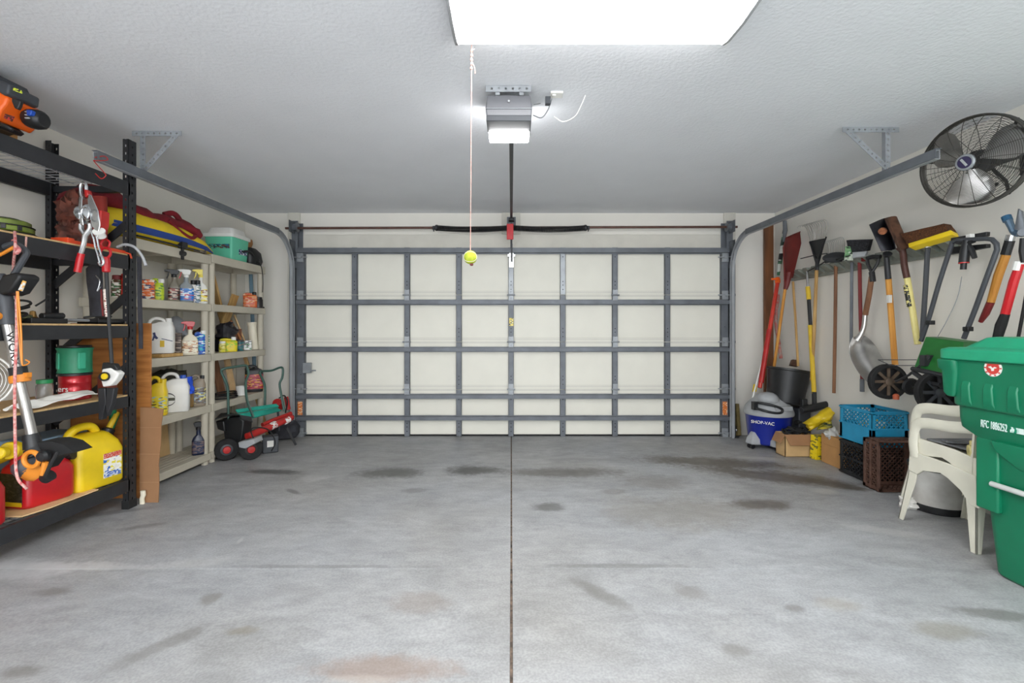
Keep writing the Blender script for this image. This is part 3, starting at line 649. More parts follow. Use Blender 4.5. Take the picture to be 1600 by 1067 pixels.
# deck B
c = onx(28, 360, -2.68); c.z = zB_
dd = thing('line_spool', 'round flat spool with green bands on the second deck from the top', 'trimmer line spool', (-2.70, 2.48, zB_))
b = B(); b.lathe([(0, .06), (.12, .06), (.125, .055), (.125, .035), (.12, .03), (0, .03)], (-2.72, 2.46, zB_), 28); b.lathe([(0, .095), (.10, .095), (.112, .088), (.112, .064), (0, .062)], (-2.72, 2.46, zB_), 28); part('green_band', b, mat('olive_green', '75882c', .5, dirt='3c4620'), dd)
b = B(); b.lathe([(0, .004), (.14, .004), (.145, .02), (.128, .03), (0, .03)], (-2.72, 2.46, zB_), 28); b.lathe([(0, .059), (.127, .059), (.127, .065), (0, .065)], (-2.72, 2.46, zB_), 28); b.lathe([(0, .094), (.07, .094), (.07, .105), (0, .105)], (-2.72, 2.46, zB_), 20)
for i in range(2): a = -.7+i*.5; b.box(-.004, .01, -.010, .010, .035, .06, 0, TR(-2.72+.118*math.cos(a), 2.46+.118*math.sin(a), zB_, a))
part('case', b, M_['black'], dd, bevel=.002)
b = B(); b.box(-2.86, -2.56, 2.62, 2.85, zB_, zB_+.012); b.box(-2.86, -2.56, 2.62, 2.63, zB_, zB_+.03); solo('black_tray', 'flat black plastic tray beside the spool on the second deck', 'tray', b, M_['black'], bevel=.003)
b = B(); b.box(-2.60, -2.502, 2.60, 2.99, zB_, zB_+.022); b.box(-2.60, -2.502, 2.60, 2.64, zB_+.02, zB_+.032); b.tube([(-2.502, 2.97, zB_+.01), (-2.47, 2.985, zB_+.0), (-2.46, 2.985, zB_-.03)], .006, 6)
solo('orange_saw_case', 'long flat orange case lying along the edge of the second deck', 'tool case', b, mat('orange_red', 'dd4a22', .45), bevel=.003)
# cable puller hanging from the top beam
cp = thing('cable_puller', 'steel hand cable puller with a red grip hanging from the top beam', 'cable puller', (-2.44, 2.7, 2.08))
Yc = 2.62
def W(px, py, Y=Yc): return at(px, py, Y)
b = B(); slab(b, [(139, 303), (143, 305), (154, 330), (157, 352), (152, 372), (149, 360), (143, 352), (137, 312)], Yc-.02, Yc-.014); slab(b, [(124, 308), (129, 306), (128, 330), (131, 352), (126, 352), (122, 332)], Yc-.02, Yc-.014); part('side_plate', b, M_['chrome'], cp, bevel=.003)
b = B(); b.lathe([(0, -.03), (.045, -.03), (.045, -.024), (.028, -.02), (.028, .02), (.045, .024), (.045, .03), (0, .03)], W(135, 333), 20, axis=(1, -.2, .1)); b.tube([W(133+6*math.cos(t), 333+9*math.sin(t), Yc-.05) for t in [2*PI*i/14 for i in range(14)]], .004, 6, closed=True); part('cable_drum', b, M_['chrome'], cp)
b = B(); b.tube([W(127, 350), W(127, 358), W(132, 366)], .012, 8); b.tube([W(142, 350), W(141, 358), W(133, 368), W(131, 380), W(126, 396)], [.014, .014, .013, .013, .013], 10); b.tube([W(125, 346), W(143, 350)], .008, 8); part('handle', b, M_['chrome'], cp)
b = B(); b.tube([W(127, 396), W(125, 404), W(121, 425)], [.017, .018, .018], 12); part('red_grip', b, M_['red'], cp)
b = B(); slab(b, [(152, 332), (165, 330), (164, 352), (160, 368), (152, 362)], Yc-.01, Yc+.05); part('red_frame', b, M_['redm'], cp, bevel=.006)
b = B(); slab(b, [(134, 296), (140, 298), (142, 306), (136, 310)], Yc-.01, Yc+.02); part('red_latch', b, M_['redm'], cp, bevel=.006)
b = B(); b.tube(curve([W(131, 312), W(127, 304), W(126, 292), W(129, 286), W(134, 288), W(135, 297)]), .008, 8); part('hook', b, M_['chrome'], cp)
b = B()
for a, c2 in (((144, 360), (148, 372)), ((148, 370), (151, 386)), ((150, 384), (155, 398)), ((154, 396), (158, 410))): b.tube([W(a[0]-2, a[1]), W(a[0]+3, a[1]-1), W(c2[0]+3, c2[1]), W(c2[0]-2, c2[1]+1)], .005, 6, closed=True)
b.tube(curve([W(156, 398), W(160, 402), W(162, 410), W(158, 415), W(154, 410)]), .006, 7); part('chain', b, M_['chrome'], cp)
b = B(); b.lathe([(0, -.02), (.022, -.018), (.022, .01), (.03, .016), (.03, .024), (0, .024)], W(157, 366), 12, axis=(.2, -.6, .5)); part('pin', b, M_['white'], cp)
# pole lopper
pp = thing('pole_pruner', 'black pole tool with a red collar and white head hanging on the rack front', 'pole tool', (-2.42, 2.75, 1.0))
Yp = 2.72
def W2(px, py, Y=Yp): return at(px, py, Y)
b = B(); b.tube([W2(166, 418), W2(168, 470), W2(175, 572)], .010, 10); part('pole', b, M_['black'], pp)
b = B(); b.tube([W2(165, 452), W2(168, 495)], .0125, 10); part('pole_label', b, printed('pole_label', ('c9b8ae', 'e4d8cf', '8a3a30', 'd8c8be'), 60), pp)
b = B(); b.lathe([(.011, -.09), (.02, -.085), (.022, -.02), (.018, 0), (.011, .0)], W2(165, 402), 12, axis=(-.05, 0, 1)); b.tube([W2(165+8*math.cos(t), 395+8*math.sin(t)) for t in [2*PI*i/16 for i in range(16)]], .007, 8, closed=True)
b.tube(curve([W2(160, 388), W2(158, 380), W2(164, 374), W2(171, 378), W2(170, 386)]), .006, 7); part('red_collar', b, M_['red'], pp)
b = B(); slab(b, [(165, 576), (178, 574), (191, 583), (186, 593), (178, 602), (166, 604), (162, 590)], Yp-.02, Yp+.03); part('head', b, M_['white'], pp, bevel=.008, seg=3)
b = B(); b.lathe([(0, 0), (.026, 0), (.028, .014), (.022, .03), (0, .03)], W2(166, 588, Yp-.02), 16, axis=(0, -1, 0)); slab(b, [(164, 566), (182, 568), (188, 578), (170, 578), (162, 578)], Yp-.015, Yp+.02); part('pulley_housing', b, M_['black'], pp, bevel=.004)
b = B(); b.lathe([(0, 0), (.018, 0), (.017, .008), (0, .01)], W2(164, 588, Yp-.05), 16, axis=(0, -1, 0)); part('knob', b, M_['yellow'], pp)
b = B(); slab(b, [(157, 606), (168, 606), (169, 628), (163, 655), (158, 655)], Yp-.01, Yp+.025); slab(b, [(170, 606), (182, 606), (178, 630), (170, 650), (168, 630)], Yp-.01, Yp+.02); part('blade_guard', b, M_['blackm'], pp, bevel=.003)
b = B(); b.tube(curve([at(183, 386, 2.80), at(195, 382, 2.80), at(210, 386, 2.80), at(222, 400, 2.80), at(228, 415, 2.80)]), [.008]*21, 8); solo('curved_steel_bar', 'curved grey steel bar sticking out past the rack post', 'steel bar', b, M_['lgrey'])
b = B(); b.patch([at(214, 400, 2.96), at(221, 402, 2.96), at(223, 545, 2.96), at(217, 545, 2.96)], .006, 6, wob=.01, seed=3); solo('hanging_strap', 'black webbing strap hanging down the rack post', 'strap', b, M_['dcloth'])
b = B(); b.loft([[(p.x, p.y, p.z) for p in [at(px+dx, py, 2.86+dy) for dx, dy in ((-w_, 0), (-w_*.6, -.03), (w_*.6, -.03), (w_, 0), (w_*.5, .03), (-w_*.5, .03))]] for px, py, w_ in ((149, 412, 8), (147, 420, 13), (148, 440, 13), (150, 470, 11), (152, 494, 12))][::-1]); b.tube(curve([at(150, 430, 2.82), at(156, 440, 2.82), at(152, 455, 2.82), at(157, 448, 2.82)]), .003, 6, 1)
solo('black_holster', 'black cloth tool pouch with a steel clip hanging under the second deck', 'tool pouch', b, [M_['dcloth'], M_['chrome']])
b = B(); b.tube([at(157, 452, 2.84), at(160, 494, 2.84)], .008, 8); solo('red_steel_rod', 'short dark red rod beside the black pouch', 'rod', b, M_['dred'])
# deck C
for i, (y0_, dz, l) in enumerate(((492, .02, 0), (503, .012, 1))):
    b = B(); a = onx(78, 0, -2.56); e = onx(166, 0, -2.52); b.tube([(-2.60-.05*i, 2.46, zC+.022), (-2.56-.05*i, 2.90, zC+.022)], .009, 8)
    solo('steel_rod', 'long grey steel rod lying on the middle deck, %s of two' % ('nearer the edge', 'nearer the wall')[i], 'steel rod', b, M_['steel'], group='rods on the middle deck')
b = B(); b.lump((-2.60, 2.40, zC+.028), (.05, .10, .028), 5, .5); solo('green_clutter_cloth', 'crumpled olive rag on the middle deck', 'rag', b, mat('olive_rag', '6b7048', .9, var=.4, scale=30, dirt='2a2c20'))
b = B(); b.lathe([(0, 0), (.03, 0), (.03, .03), (.018, .04), (.012, .07), (0, .075)], (-2.70, 2.60, zC), 12); solo('brass_nozzle', 'small brass hose nozzle standing on the middle deck', 'hose nozzle', b, mat('brass', '8a6a3a', .4, .7))
b = B(); b.box(-2.58, -2.52, 2.42, 2.62, zC, zC+.03); b.tube([(-2.55, 2.50, zC+.04), (-2.55, 2.62, zC+.045)], .018, 10); solo('black_hand_tool', 'black hand tool lying on the middle deck beside the rods', 'hand tool', b, M_['black'], bevel=.004)
b = B(); b.box(-2.64, -2.51, 2.80, 2.985, zC, zC+.012)
for y0_, y1_ in ((2.80, 2.806), (2.979, 2.985)): b.box(-2.64, -2.51, y0_, y1_, zC, zC+.035)
b.box(-2.516, -2.51, 2.80, 2.985, zC, zC+.03); b.tube(curve([(-2.60, 2.80, zC+.04), (-2.55, 2.87, zC+.055), (-2.57, 2.96, zC+.05)]), .007, 6); solo('black_parts_tray', 'black parts tray at the end of the middle deck', 'tray', b, M_['black'], bevel=.002)
b = B()
for k in range(3): b.tube([(-2.55+.07*math.cos(t)+.01*k, 2.34+.055*math.sin(t), zC+.035+.02*math.sin(t+k)+.03*k) for t in [2*PI*i/20 for i in range(20)]], .006, 6, closed=True)
b.tube(curve([(-2.48, 2.40, zC+.09), (-2.45, 2.43, zC+.13), (-2.43, 2.42, zC+.15)]), .005, 6); solo('coiled_cable', 'black coiled power cable on the middle deck', 'cable', b, M_['rubber'])
# deck D
Xc = -2.66
def lid_can(px, pyt, X, zb, r): return None
c = at(124, 0, 2.82); cx_ = -2.66; cy_ = 2.81
k = thing('coffee_can', 'large red coffee can with white letters on the fourth deck', 'can', (cx_, cy_, zD))
b = B(); b.lathe([(.0, .0), (.094, .0), (.096, .004), (.094, .01), (.094, .05), (.0955, .052), (.094, .054), (.094, .10), (.0955, .102), (.094, .104), (.094, .143), (.097, .147), (0, .147)], (cx_, cy_, zD), 32); b.v = [V(((v.x-cx_)*.8+cx_, (v.y-cy_)*.8+cy_, v.z)) for v in b.v]; part('body', b, mat('can_red', 'b01824', .28, .35, .05, 4, coat=.4), k)
b = B(); b.lathe([(.0, .145), (.080, .145), (.080, .158), (.074, .162), (0, .162)], (cx_, cy_, zD), 32); part('lid', b, M_['black'], k)
text('ers', .050, basis((cx_-.0, cy_-.0765, zD+.068), (1, 0, 0), (0, 0, 1)), M_['white'], k)
k = thing('green_canister', 'green plastic canister stacked on the red coffee can', 'canister', (cx_, cy_, zD+.162))
b = B(); b.loft([rr(.155, .155, z+zD+.162, r, cx_, cy_) for z, r in ((.0, .06), (.015, .07), (.09, .07), (.135, .065), (.15, .05))]); part('body', b, mat('deep_green_plastic', '1b7d5a', .45), k)
for s in (-.55, 1.15): b = B(TR(cx_+.0765*math.sin(s), cy_-.0765*math.cos(s), 0, s)); b.box(-.02, .02, -.006, .006, zD+.185, zD+.285); part('grip_recess', b, mat('green_shade_plastic', '2f9a78', .5), k, bevel=.008, seg=3)
b = B(); b.loft([rr(.14, .14, z+zD+.162, .05, cx_, cy_) for z in (.15, .165)]); part('lid', b, M_['black'], k, bevel=.003)
cx2, cy2 = -2.70, 2.665
k = thing('glass_jar', 'clear jar with a green screw lid beside the red can', 'jar', (cx2, cy2, zD))
b = B(); b.lathe([(0, 0), (.036, 0), (.038, .01), (.038, .10), (.03, .115)], (cx2, cy2, zD), 20); part('body', b, M_['clear'], k)
b = B(); b.lathe([(0, .113), (.036, .113), (.036, .134), (0, .136)], (cx2, cy2, zD), 20); part('lid', b, mat('lid_green', '1d8a50', .4), k)
b = B(); b.patch([(-2.56, 2.32, zD+.02), (-2.49, 2.35, zD+.02), (-2.495, 2.78, zD+.035), (-2.58, 2.76, zD+.05)], .006, 14, bulge=.012, wob=.035, seed=8); solo('crumpled_paper', 'crumpled white paper lying along the front of the fourth deck', 'paper', b, M_['paper'])
b = B(); b.patch([(-2.75, 2.10, zD+.012), (-2.55, 2.12, zD+.012), (-2.55, 2.30, zD+.02), (-2.74, 2.28, zD+.02)], .004, 8, wob=.012, seed=4); solo('white_sheet', 'flat white sheet at the near end of the fourth deck', 'paper', b, M_['paper'])
b = B(); b.box(-2.60, -2.53, 2.89, 2.96, zD, zD+.13, 0); solo('copper_tin', 'narrow copper coloured tin beside the red coffee can', 'tin', b, mat('copper_tin', '8a4a3a', .35, .5), bevel=.006)
# deck E: fuel cans
def fuel_can(name, label, M, L_, D_, H_, m, spout, spm, knob=None):
    k = thing(name, label, 'fuel can', M.translation); b = B(M)
    b.loft([rr(L_-.02, D_-.02, 0, .03), rr(L_, D_, .015, .035), rr(L_, D_, H_*.62, .035), rr(L_*.93, D_*.9, H_*.78, .04, -.006), rr(L_*.72, D_*.62, H_*.93, .04, -.01), rr(L_*.60, D_*.42, H_*.97, .035, -.01)])
    part('body', b, m, k, bevel=.004)
    b = B(M); b.tube(curve([(-L_*.38, 0, H_*.70), (-L_*.40, 0, H_*.95), (-L_*.25, 0, H_*1.08), (L_*.02, 0, H_*1.09), (L_*.14, 0, H_*1.0), (L_*.16, 0, H_*.9)]), (.024), 12, up=V((0, 1, 0))); part('handle', b, m, k)
    b = B(M); b.lathe([(.0, 0), (.036, 0), (.036, .03), (.022, .04), (.0, .04)], (L_*.40, 0, H_*.87), 16, axis=(.5, 0, 1)); part('cap_collar', b, M_['black'], k)
    if spout:
        b = B(M); b.tube([(L_*.43, 0, H_*.93), (L_*.50, 0, H_*1.03), (L_*.66, 0, H_*1.24)], [.018, .017, .014], 12); part('spout', b, spm, k)
    return k
k = fuel_can('diesel_can', 'large yellow plastic fuel can with a raised spout on the bottom deck', TR(-2.625, 2.855, zE+.003, PI/2-.12), .29, .22, .34, M_['yellow'], True, M_['yellowd'])
M = TR(-2.625, 2.855, zE+.003, PI/2-.12)
b = B(M); b.box(-.0, .115, -.1115, -.1085, .05, .20); part('hazard_label', b, printed('can_label', ('f0efe8', 'e8e6dc', 'e8d84a', 'f2f2ee', '2b68c0', 'f0efe8'), 45, stretch=(1, 1, 1.6)), k)
b = B(M); b.box(-.0, .115, -.1125, -.1110, .17, .20); part('warning_band', b, printed('can_red_print', ('cf4a3a', 'd8b0a0', 'c83a2a'), 160), k)
b = B(M); b.box(.003, .11, -.1125, -.1110, .055, .085); part('blue_band', b, printed('can_blue_print', ('2b68c0', '1f58b0', 'd8e0ea'), 90), k)
b = B(M); b.tube([(.175, .03, .30), (.215, .045, .41)], [.012, .03], 12); b.lathe([(0, 0), (.03, 0), (.03, .03), (0, .034)], (.165, .02, .42), 12); part('green_funnel', b, mat('funnel_green', '1d8a5a', .4), k)
M = TR(-2.655, 2.585, zE+.012, PI/2-.16)
k = fuel_can('gasoline_can', 'red plastic fuel can beside the yellow one on the bottom deck', M, .25, .20, .27, M_['red'], False, None)
b = B(M); b.tube([(.085, -.02, .235), (.115, -.09, .24)], [.03, .034], 16); part('side_cap', b, M_['black'], k)
b = B(TR(-2.655, 2.585, zE+.012, PI/2-.16)); b.box(-.128, -.1245, -.075, .075, .03, .19); part('black_label', b, printed('fuel_label', ('141414', '1c1c1c', '2a2a2a', '101010', '3a3a30'), 60), k)
b = B(M); b.box(-.1295, -.1275, -.075, .075, .018, .04); part('yellow_band', b, M_['yellow'], k)
M = TR(-2.63, 2.175, zE+.004, PI/2)
k = fuel_can('gasoline_can', 'red plastic fuel can nearest the camera on the bottom deck, cut by the frame', M, .28, .22, .29, M_['red'], False, None)
M = TR(-2.86, 2.42, zE+.004, PI/2)
k = fuel_can('oil_jug', 'yellow jug with a yellow cap behind the two red fuel cans', M, .22, .16, .27, M_['yellow'], False, None)
b = B(); b.lathe([(0, 0), (.03, 0), (.03, .04), (0, .045)], (-2.60, 2.36, .585), 14, axis=(.3, -1, .1)); b.lathe([(0, -.05), (.045, -.05), (.045, 0), (0, 0)], (-2.61, 2.39, .585), 14, axis=(.3, -1, .1))
b.tube([(-2.63, 2.42, .57), (-2.78, 2.44, .50), (-2.80, 2.44, zE+.004)], .035, 10); solo('yellow_capped_bottle', 'bottle with a small round yellow cap above the nearest red can', 'bottle', b, M_['yellow'], bevel=.006)
b = B(); b.box(-2.92, -2.70, 2.62, 2.94, zE+.004, zE+.34); solo('blue_storage_box', 'pale blue box at the back of the bottom deck', 'box', b, mat('pale_blue', '8fb0cf', .5), bevel=.01)
b = B(); b.box(-2.88, -2.66, 2.1, 2.4, zE+.36, zE+.42); 
b = B(); b.add([(-2.53, 2.38, zE+.004), (-2.50, 2.50, zE+.004), (-2.492, 2.78, zE+.004), (-2.86, 2.80, zE+.004), (-2.86, 2.38, zE+.004), (-2.53, 2.38, zE+.011), (-2.50, 2.50, zE+.011), (-2.492, 2.78, zE+.011), (-2.86, 2.80, zE+.011), (-2.86, 2.38, zE+.011)], [(4, 3, 2, 1, 0), (5, 6, 7, 8, 9), (0, 1, 6, 5), (1, 2, 7, 6), (2, 3, 8, 7), (3, 4, 9, 8), (4, 0, 5, 9)])
solo('plywood_offcut', 'pale plywood offcut under the red fuel can', 'plywood', b, M_['ply2'])
# white fan behind the string trimmer, cut by the frame
k = thing('desk_fan', 'white round fan grille at the near end of the fourth deck, cut by the frame', 'fan', (-2.62, 2.26, zD)); c = V((-2.60, 2.25, zD+.17))
b = B()
for i in range(9): r = .015+.014*i; b.tube([c+V((r*math.sin(t)*.3+.0, 0, 0))+V((0, r*math.sin(t)*.95, r*math.cos(t))) for t in [2*PI*j/32 for j in range(32)]], .0016, 5, closed=True)
b.tube([c+V((.13*math.sin(t)*.3, .13*math.sin(t)*.95, .13*math.cos(t))) for t in [2*PI*j/32 for j in range(32)]], .005, 6, closed=True); part('grille', b, M_['white'], k)
b = B(); b.lathe([(0, 0), (.06, 0), (.055, .015), (.014, .03), (.014, .05), (0, .05)], (c.x-.02, c.y, zD), 18); part('base', b, M_['white'], k)

# string trimmer hanging in front of the rack
Yt = 2.26; st_ = thing('string_trimmer', 'cordless string trimmer with aluminium shaft hanging in front of the black rack', 'string trimmer', (-2.42, Yt, .5))
def T(px, py, Y=Yt): return at(px, py, Y)
b = B(); b.tube([T(11, 505), T(30, 595), T(52, 688)], .0215, 16); part('shaft', b, M_['alu'], st_)
b = B(); b.tube([T(-4, 430), T(4, 455), T(9, 480), T(12, 507)], [.03, .034, .032, .03], 14); part('body', b, M_['dgrey'], st_)
b = B(); b.tube(curve([T(6, 452), T(15, 440), T(36, 406), T(41, 394), T(30, 384), T(20, 381), T(2, 388), T(-14, 402)]), .014, 10); part('handle', b, M_['dgrey'], st_)
b = B(); b.tube(curve([T(-8, 402, Yt-.016), T(8, 394, Yt-.016), T(22, 386, Yt-.016)]), .008, 8); part('orange_trim', b, M_['orange2'], st_)
b = B(); b.lathe([(0, 0), (.02, 0), (.02, .02), (0, .022)], T(1, 494, Yt-.02), 12, axis=(0, -1, 0)); part('power_button', b, M_['orange2'], st_)
b = B(); slab(b, [(12, 445), (20, 432), (40, 427), (48, 432), (47, 437), (32, 458), (20, 462), (11, 459)], Yt-.05, Yt+.05); b.M = None; part('battery', b, M_['black'], st_, bevel=.01, seg=3)
b = B(); slab(b, [(29, 453), (36, 438), (41, 440), (35, 455)], Yt-.054, Yt-.05); part('battery_label', b, printed('batt_label', ('d8a03a', 'e0b060', 'cfcfcf'), 70), st_)
b = B(); d = (T(38, 635)-T(30, 595)); b.lathe([(.0225, -.02), (.034, -.02), (.034, .045), (.0225, .045)], T(28.5, 580), 16, axis=d); part('clamp_collar', b, M_['black'], st_)
b = B(); b.lathe([(.0225, -.0), (.038, -.0), (.04, .02), (.038, .036), (.0225, .036)], T(30, 586), 16, axis=d); b.box(T(40, 585).x-.0, T(46, 585).x, Yt-.012, Yt+.012, T(0, 589).z, T(0, 582).z); part('orange_collar', b, M_['orange2'], st_)
b = B(); b.tube([T(48, 678), T(52, 700)], [.03, .038], 14); b.tube([T(52, 700), T(58, 712)], [.038, .044], 14); part('neck', b, M_['black'], st_)
b = B(); b.lathe([(0, -.04), (.045, -.04), (.062, -.01), (.06, .02), (.045, .045), (0, .05)], T(45, 728), 22, axis=(-.5, -.3, .8)); part('motor_head', b, M_['dgrey'], st_)
b = B(); b.lathe([(.0, -.075), (.035, -.075), (.052, -.055), (.0605, -.012), (.062, -.01), (.05, -.035)], T(46, 726), 22, axis=(-.5, -.3, .8)); part('orange_shell', b, M_['orange2'], st_)
b = B(); b.tube([T(66, 713)+V((.036*math.cos(t), -.05, .036*math.sin(t))) for t in [2*PI*i/20 for i in range(20)]], .011, 8, closed=True); b.tube([T(71, 722, Yt-.05), T(66, 742, Yt-.05)], .012, 8); part('orange_ring', b, M_['orange2'], st_)
b = B(); b.lathe([(0, -.02), (.026, -.02), (.028, .0), (.02, .012), (0, .014)], T(66, 713, Yt-.05), 16, axis=(0, -1, 0)); part('wheel', b, M_['black'], st_)
b = B(); rows = []
for t_ in [i/9 for i in range(10)]:
    a = T(62+64*t_, 690+16*t_*t_-4*t_, Yt+.05); e = T(60+62*t_**1.1, 716-26*t_*(1-t_)+ -16*t_, Yt-.10+.10*t_); rows.append((a, e))
slab(b, [(58, 694), (75, 687), (95, 686), (115, 691), (131, 703), (112, 706), (98, 711), (86, 719), (76, 732), (68, 726)], Yt-.01, Yt+.09); b.tube([T(70, 745, Yt-.08), T(78, 728, Yt-.09), T(90, 706, Yt-.07)], .008, 8); part('guard', b, M_['rubber'], st_)
b = B(); b.tube([T(70, 748), T(78, 742)], [.026, .03], 12); part('spool_cap', b, M_['black'], st_)
dn = d.normalized()
text('WORX', .052, basis(T(20, 545, Yt-.0218)+V((-.002, 0, 0)), dn, (1, 0, .2)), M_['black'], st_)
# ropes around it
b = B(); b.tube(curve([T(23, 362, 2.32), T(24, 385, 2.2), T(21, 420, 2.3), T(25, 450, 2.30), T(26, 520, 2.2), T(23, 600, 2.2), T(24, 700, 2.2), T(27, 745, 2.19), T(42, 764, 2.19)], 6), .006, 7); b.tube(curve([T(14, 366, 2.36), T(24, 382, 2.26), T(30, 390, 2.2), T(26, 396, 2.2)]), .008, 7)
solo('red_rope', 'red and white braided rope hanging beside the string trimmer', 'rope', b, mat('rope_red', 'a82830', .9, var=.5, scale=70, dirt='d8b8b0'))
b = B(); b.tube(curve([T(28, 455, 2.2), T(30, 480, 2.2), T(33, 520, 2.2), T(34, 560, 2.2), T(35, 570, 2.2)]), .004, 6); b.tube(curve([T(26, 455, 2.2), T(28, 500, 2.2), T(31, 540, 2.2), T(34, 568, 2.2), T(40, 570, 2.2), T(46, 566, 2.2), T(40, 562, 2.2)]), .003, 6); solo('orange_string', 'thin orange cord hanging from the battery of the string trimmer', 'cord', b, M_['orange2'])
b = B(); b.tube([T(41, 370, 2.3), T(40, 392, 2.29)], .004, 6); solo('pink_twine', 'short pink twine tied round the second beam', 'twine', b, M_['rope'])
# ================================================================== taupe resin shelving on the left wall
SX, SR = -2.66, -3.02
SL = [(.060, .120), (.480, .545), (.930, .994), (1.372, 1.436), (1.785, 1.862)]
def resin_shelf(label, y0, y1, dz=0):
    k = thing('resin_shelf', label, 'shelving unit', (-2.84, (y0+y1)/2, 0), 'resin shelving units')
    for i, (za, zb) in enumerate(SL):
        za += dz*(i == 4); zb += dz*(i == 4)
        b = B(); t = .022
        b.box(SX-t, SX, y0, y1, za, zb); b.box(SR, SR+t, y0, y1, za, zb); b.box(SR+t, SX-t, y0, y0+t, za, zb); b.box(SR+t, SX-t, y1-t, y1, za, zb)
        n = 6                                                   # ribbed top with slots
        for j in range(n):
            a = SR+t+(SX-SR-2*t)*j/n; b.box(a+.004, a+(SX-SR-2*t)/n-.004, y0+t, y1-t, zb-.012, zb-.001)
        b.box(SR+t, SX-t, (y0+y1)/2-.015, (y0+y1)/2+.015, za+.01, zb-.012)
        part('shelf', b, M_['resin'], k, bevel=.003)
    for x in (SX-.036, SR+.036):
        for y in (y0+.036, y1-.036):
            b = B(); zc = [fz(y)]+[z for s_ in SL for z in s_]
            for i in range(5):
                z0 = fz(y) if i == 0 else SL[i-1][1]; z1 = SL[i][0]+.001
                if i == 4: z1 += dz
                b.lathe([(.0, z0), (.028, z0), (.029, z0+.01), (.029, z1-.01), (.031, z1), (0, z1)], (x, y, 0), 14)
            part('post', b, M_['resin'], k)
    return k
UA = (3.215, 4.085); UB = (4.10, 4.985)
resin_shelf('taupe resin shelving unit full of cleaners behind the end of the black rack', *UA)
resin_shelf('taupe resin shelving unit with the teal cooler on top, nearer the garage door', *UB, dz=.02)
S1, S2, S3, S4, S5 = .121, .546, .995, 1.437, 1.863

def place(px, X): return F*abs(X)/(CX-px)
def top_z(px, py, X): s_ = (CX-px)/abs(X); return CH+(CY-py)/s_
def sprayer(label, px, py, X, zb, body, lab, trig, w_=.075, d_=.055, rz=.6, two=None, name='spray_bottle', cat='spray bottle', fwd=1):
    Y = place(px, X); H_ = top_z(px, py, X)-zb; w_ *= 1.12; M = TR(X, Y, zb, rz); k = thing(name, label, cat, (X, Y, zb))
    hb = H_*.60
    b = B(M); b.loft([rr(w_*.9, d_*.9, 0, .015), rr(w_, d_, .006, .018), rr(w_, d_, hb*.72, .018), rr(w_*.8, d_*.85, hb*.88, .016), rr(.034, .034, hb*1.02, .0165), rr(.03, .03, H_*.80, .0145)]); part('body', b, body, k)
    b = B(M); b.loft([rr(w_*1.015, d_*1.02, hb*.10, .018), rr(w_*1.015, d_*1.02, hb*.70, .018)]); part('printed_label', b, lab, k)
    b = B(M); z = H_*.80; f = fwd
    b.lathe([(.018, z-.012), (.0195, z-.01), (.0195, z+.012), (.015, z+.016), (0, z+.016)], (0, 0, 0), 12)
    b.prism([(f*.020, z+.010), (f*-.026, z+.012), (f*-.036, H_-.010), (f*-.022, H_), (f*.035, H_), (f*.062, H_-.006), (f*.062, H_-.020), (f*.030, H_-.024)], -.011, .011, 'xz')
    part('trigger_head', b, trig, k, bevel=.003)
    b = B(M); b.prism([(f*.030, H_-.022), (f*.038, H_-.024), (f*.044, z+.0), (f*.052, z-.022), (f*.045, z-.024), (f*.034, z+.0)], -.006, .006, 'xz'); part('trigger', b, two or trig, k, bevel=.002)
    return k
def aerosol(label, px, py, X, zb, body, cap, r=.026, name='aerosol_can', cat='spray can', group=None):
    Y = place(px, X); H_ = top_z(px, py, X)-zb; k = thing(name, label, cat, (X, Y, zb), group)
    b = B(); b.lathe([(0, 0), (r*.93, 0), (r, .004), (r, H_*.74), (r*.9, H_*.80), (r*.6, H_*.83), (0, H_*.83)], (X, Y, zb), 18); part('body', b, body, k)
    b = B(); b.lathe([(0, H_*.76), (r*.86, H_*.76), (r*.84, H_*.98), (r*.7, H_), (0, H_)], (X, Y, zb), 18); part('cap', b, cap, k)
    return k
def jug(label, px, py, X, zb, w_, d_, body, lab, cap, rz=.5, name='jug', cat='jug', hole=True, capx=.28, k0=.62, open_=True):
    Y = place(px, X); H_ = top_z(px, py, X)-zb; M = TR(X, Y, zb, rz); k = thing(name, label, cat, (X, Y, zb)); hb = H_*k0
    b = B(M); b.loft([rr(w_*.94, d_*.94, 0, .02), rr(w_, d_, .008, .025), rr(w_, d_, hb, .025), rr(w_*.86, d_*.86, hb+(H_-hb)*.35, .02), rr(w_*.5, d_*.6, hb+(H_-hb)*.62, .018, w_*capx*.6)]); part('body', b, body, k)
    b = B(M); b.tube(curve([(-w_*.40, 0, hb*.93), (-w_*.42, 0, hb+(H_-hb)*.6), (-w_*.22, 0, H_*.985), (w_*.04, 0, H_*.96), (w_*.14, 0, hb+(H_-hb)*.5)]), [(.013, .014)]*21, 10, up=V((0, 1, 0))); part('handle', b, body, k)
    b = B(M); z = hb+(H_-hb)*.6; b.lathe([(0, z), (.021, z), (.021, z+.026), (.019, z+.03), (0, z+.03)], (w_*capx, 0, 0), 14); part('cap', b, cap, k)
    if lab: b = B(M); b.loft([rr(w_*1.01, d_*1.012, hb*.14, .025), rr(w_*1.01, d_*1.012, hb*.86, .025)]); part('printed_label', b, lab, k)
    return k
pw_ = lambda n, c, s=34: printed(n, c, s, stretch=(1, 1, 3.2))
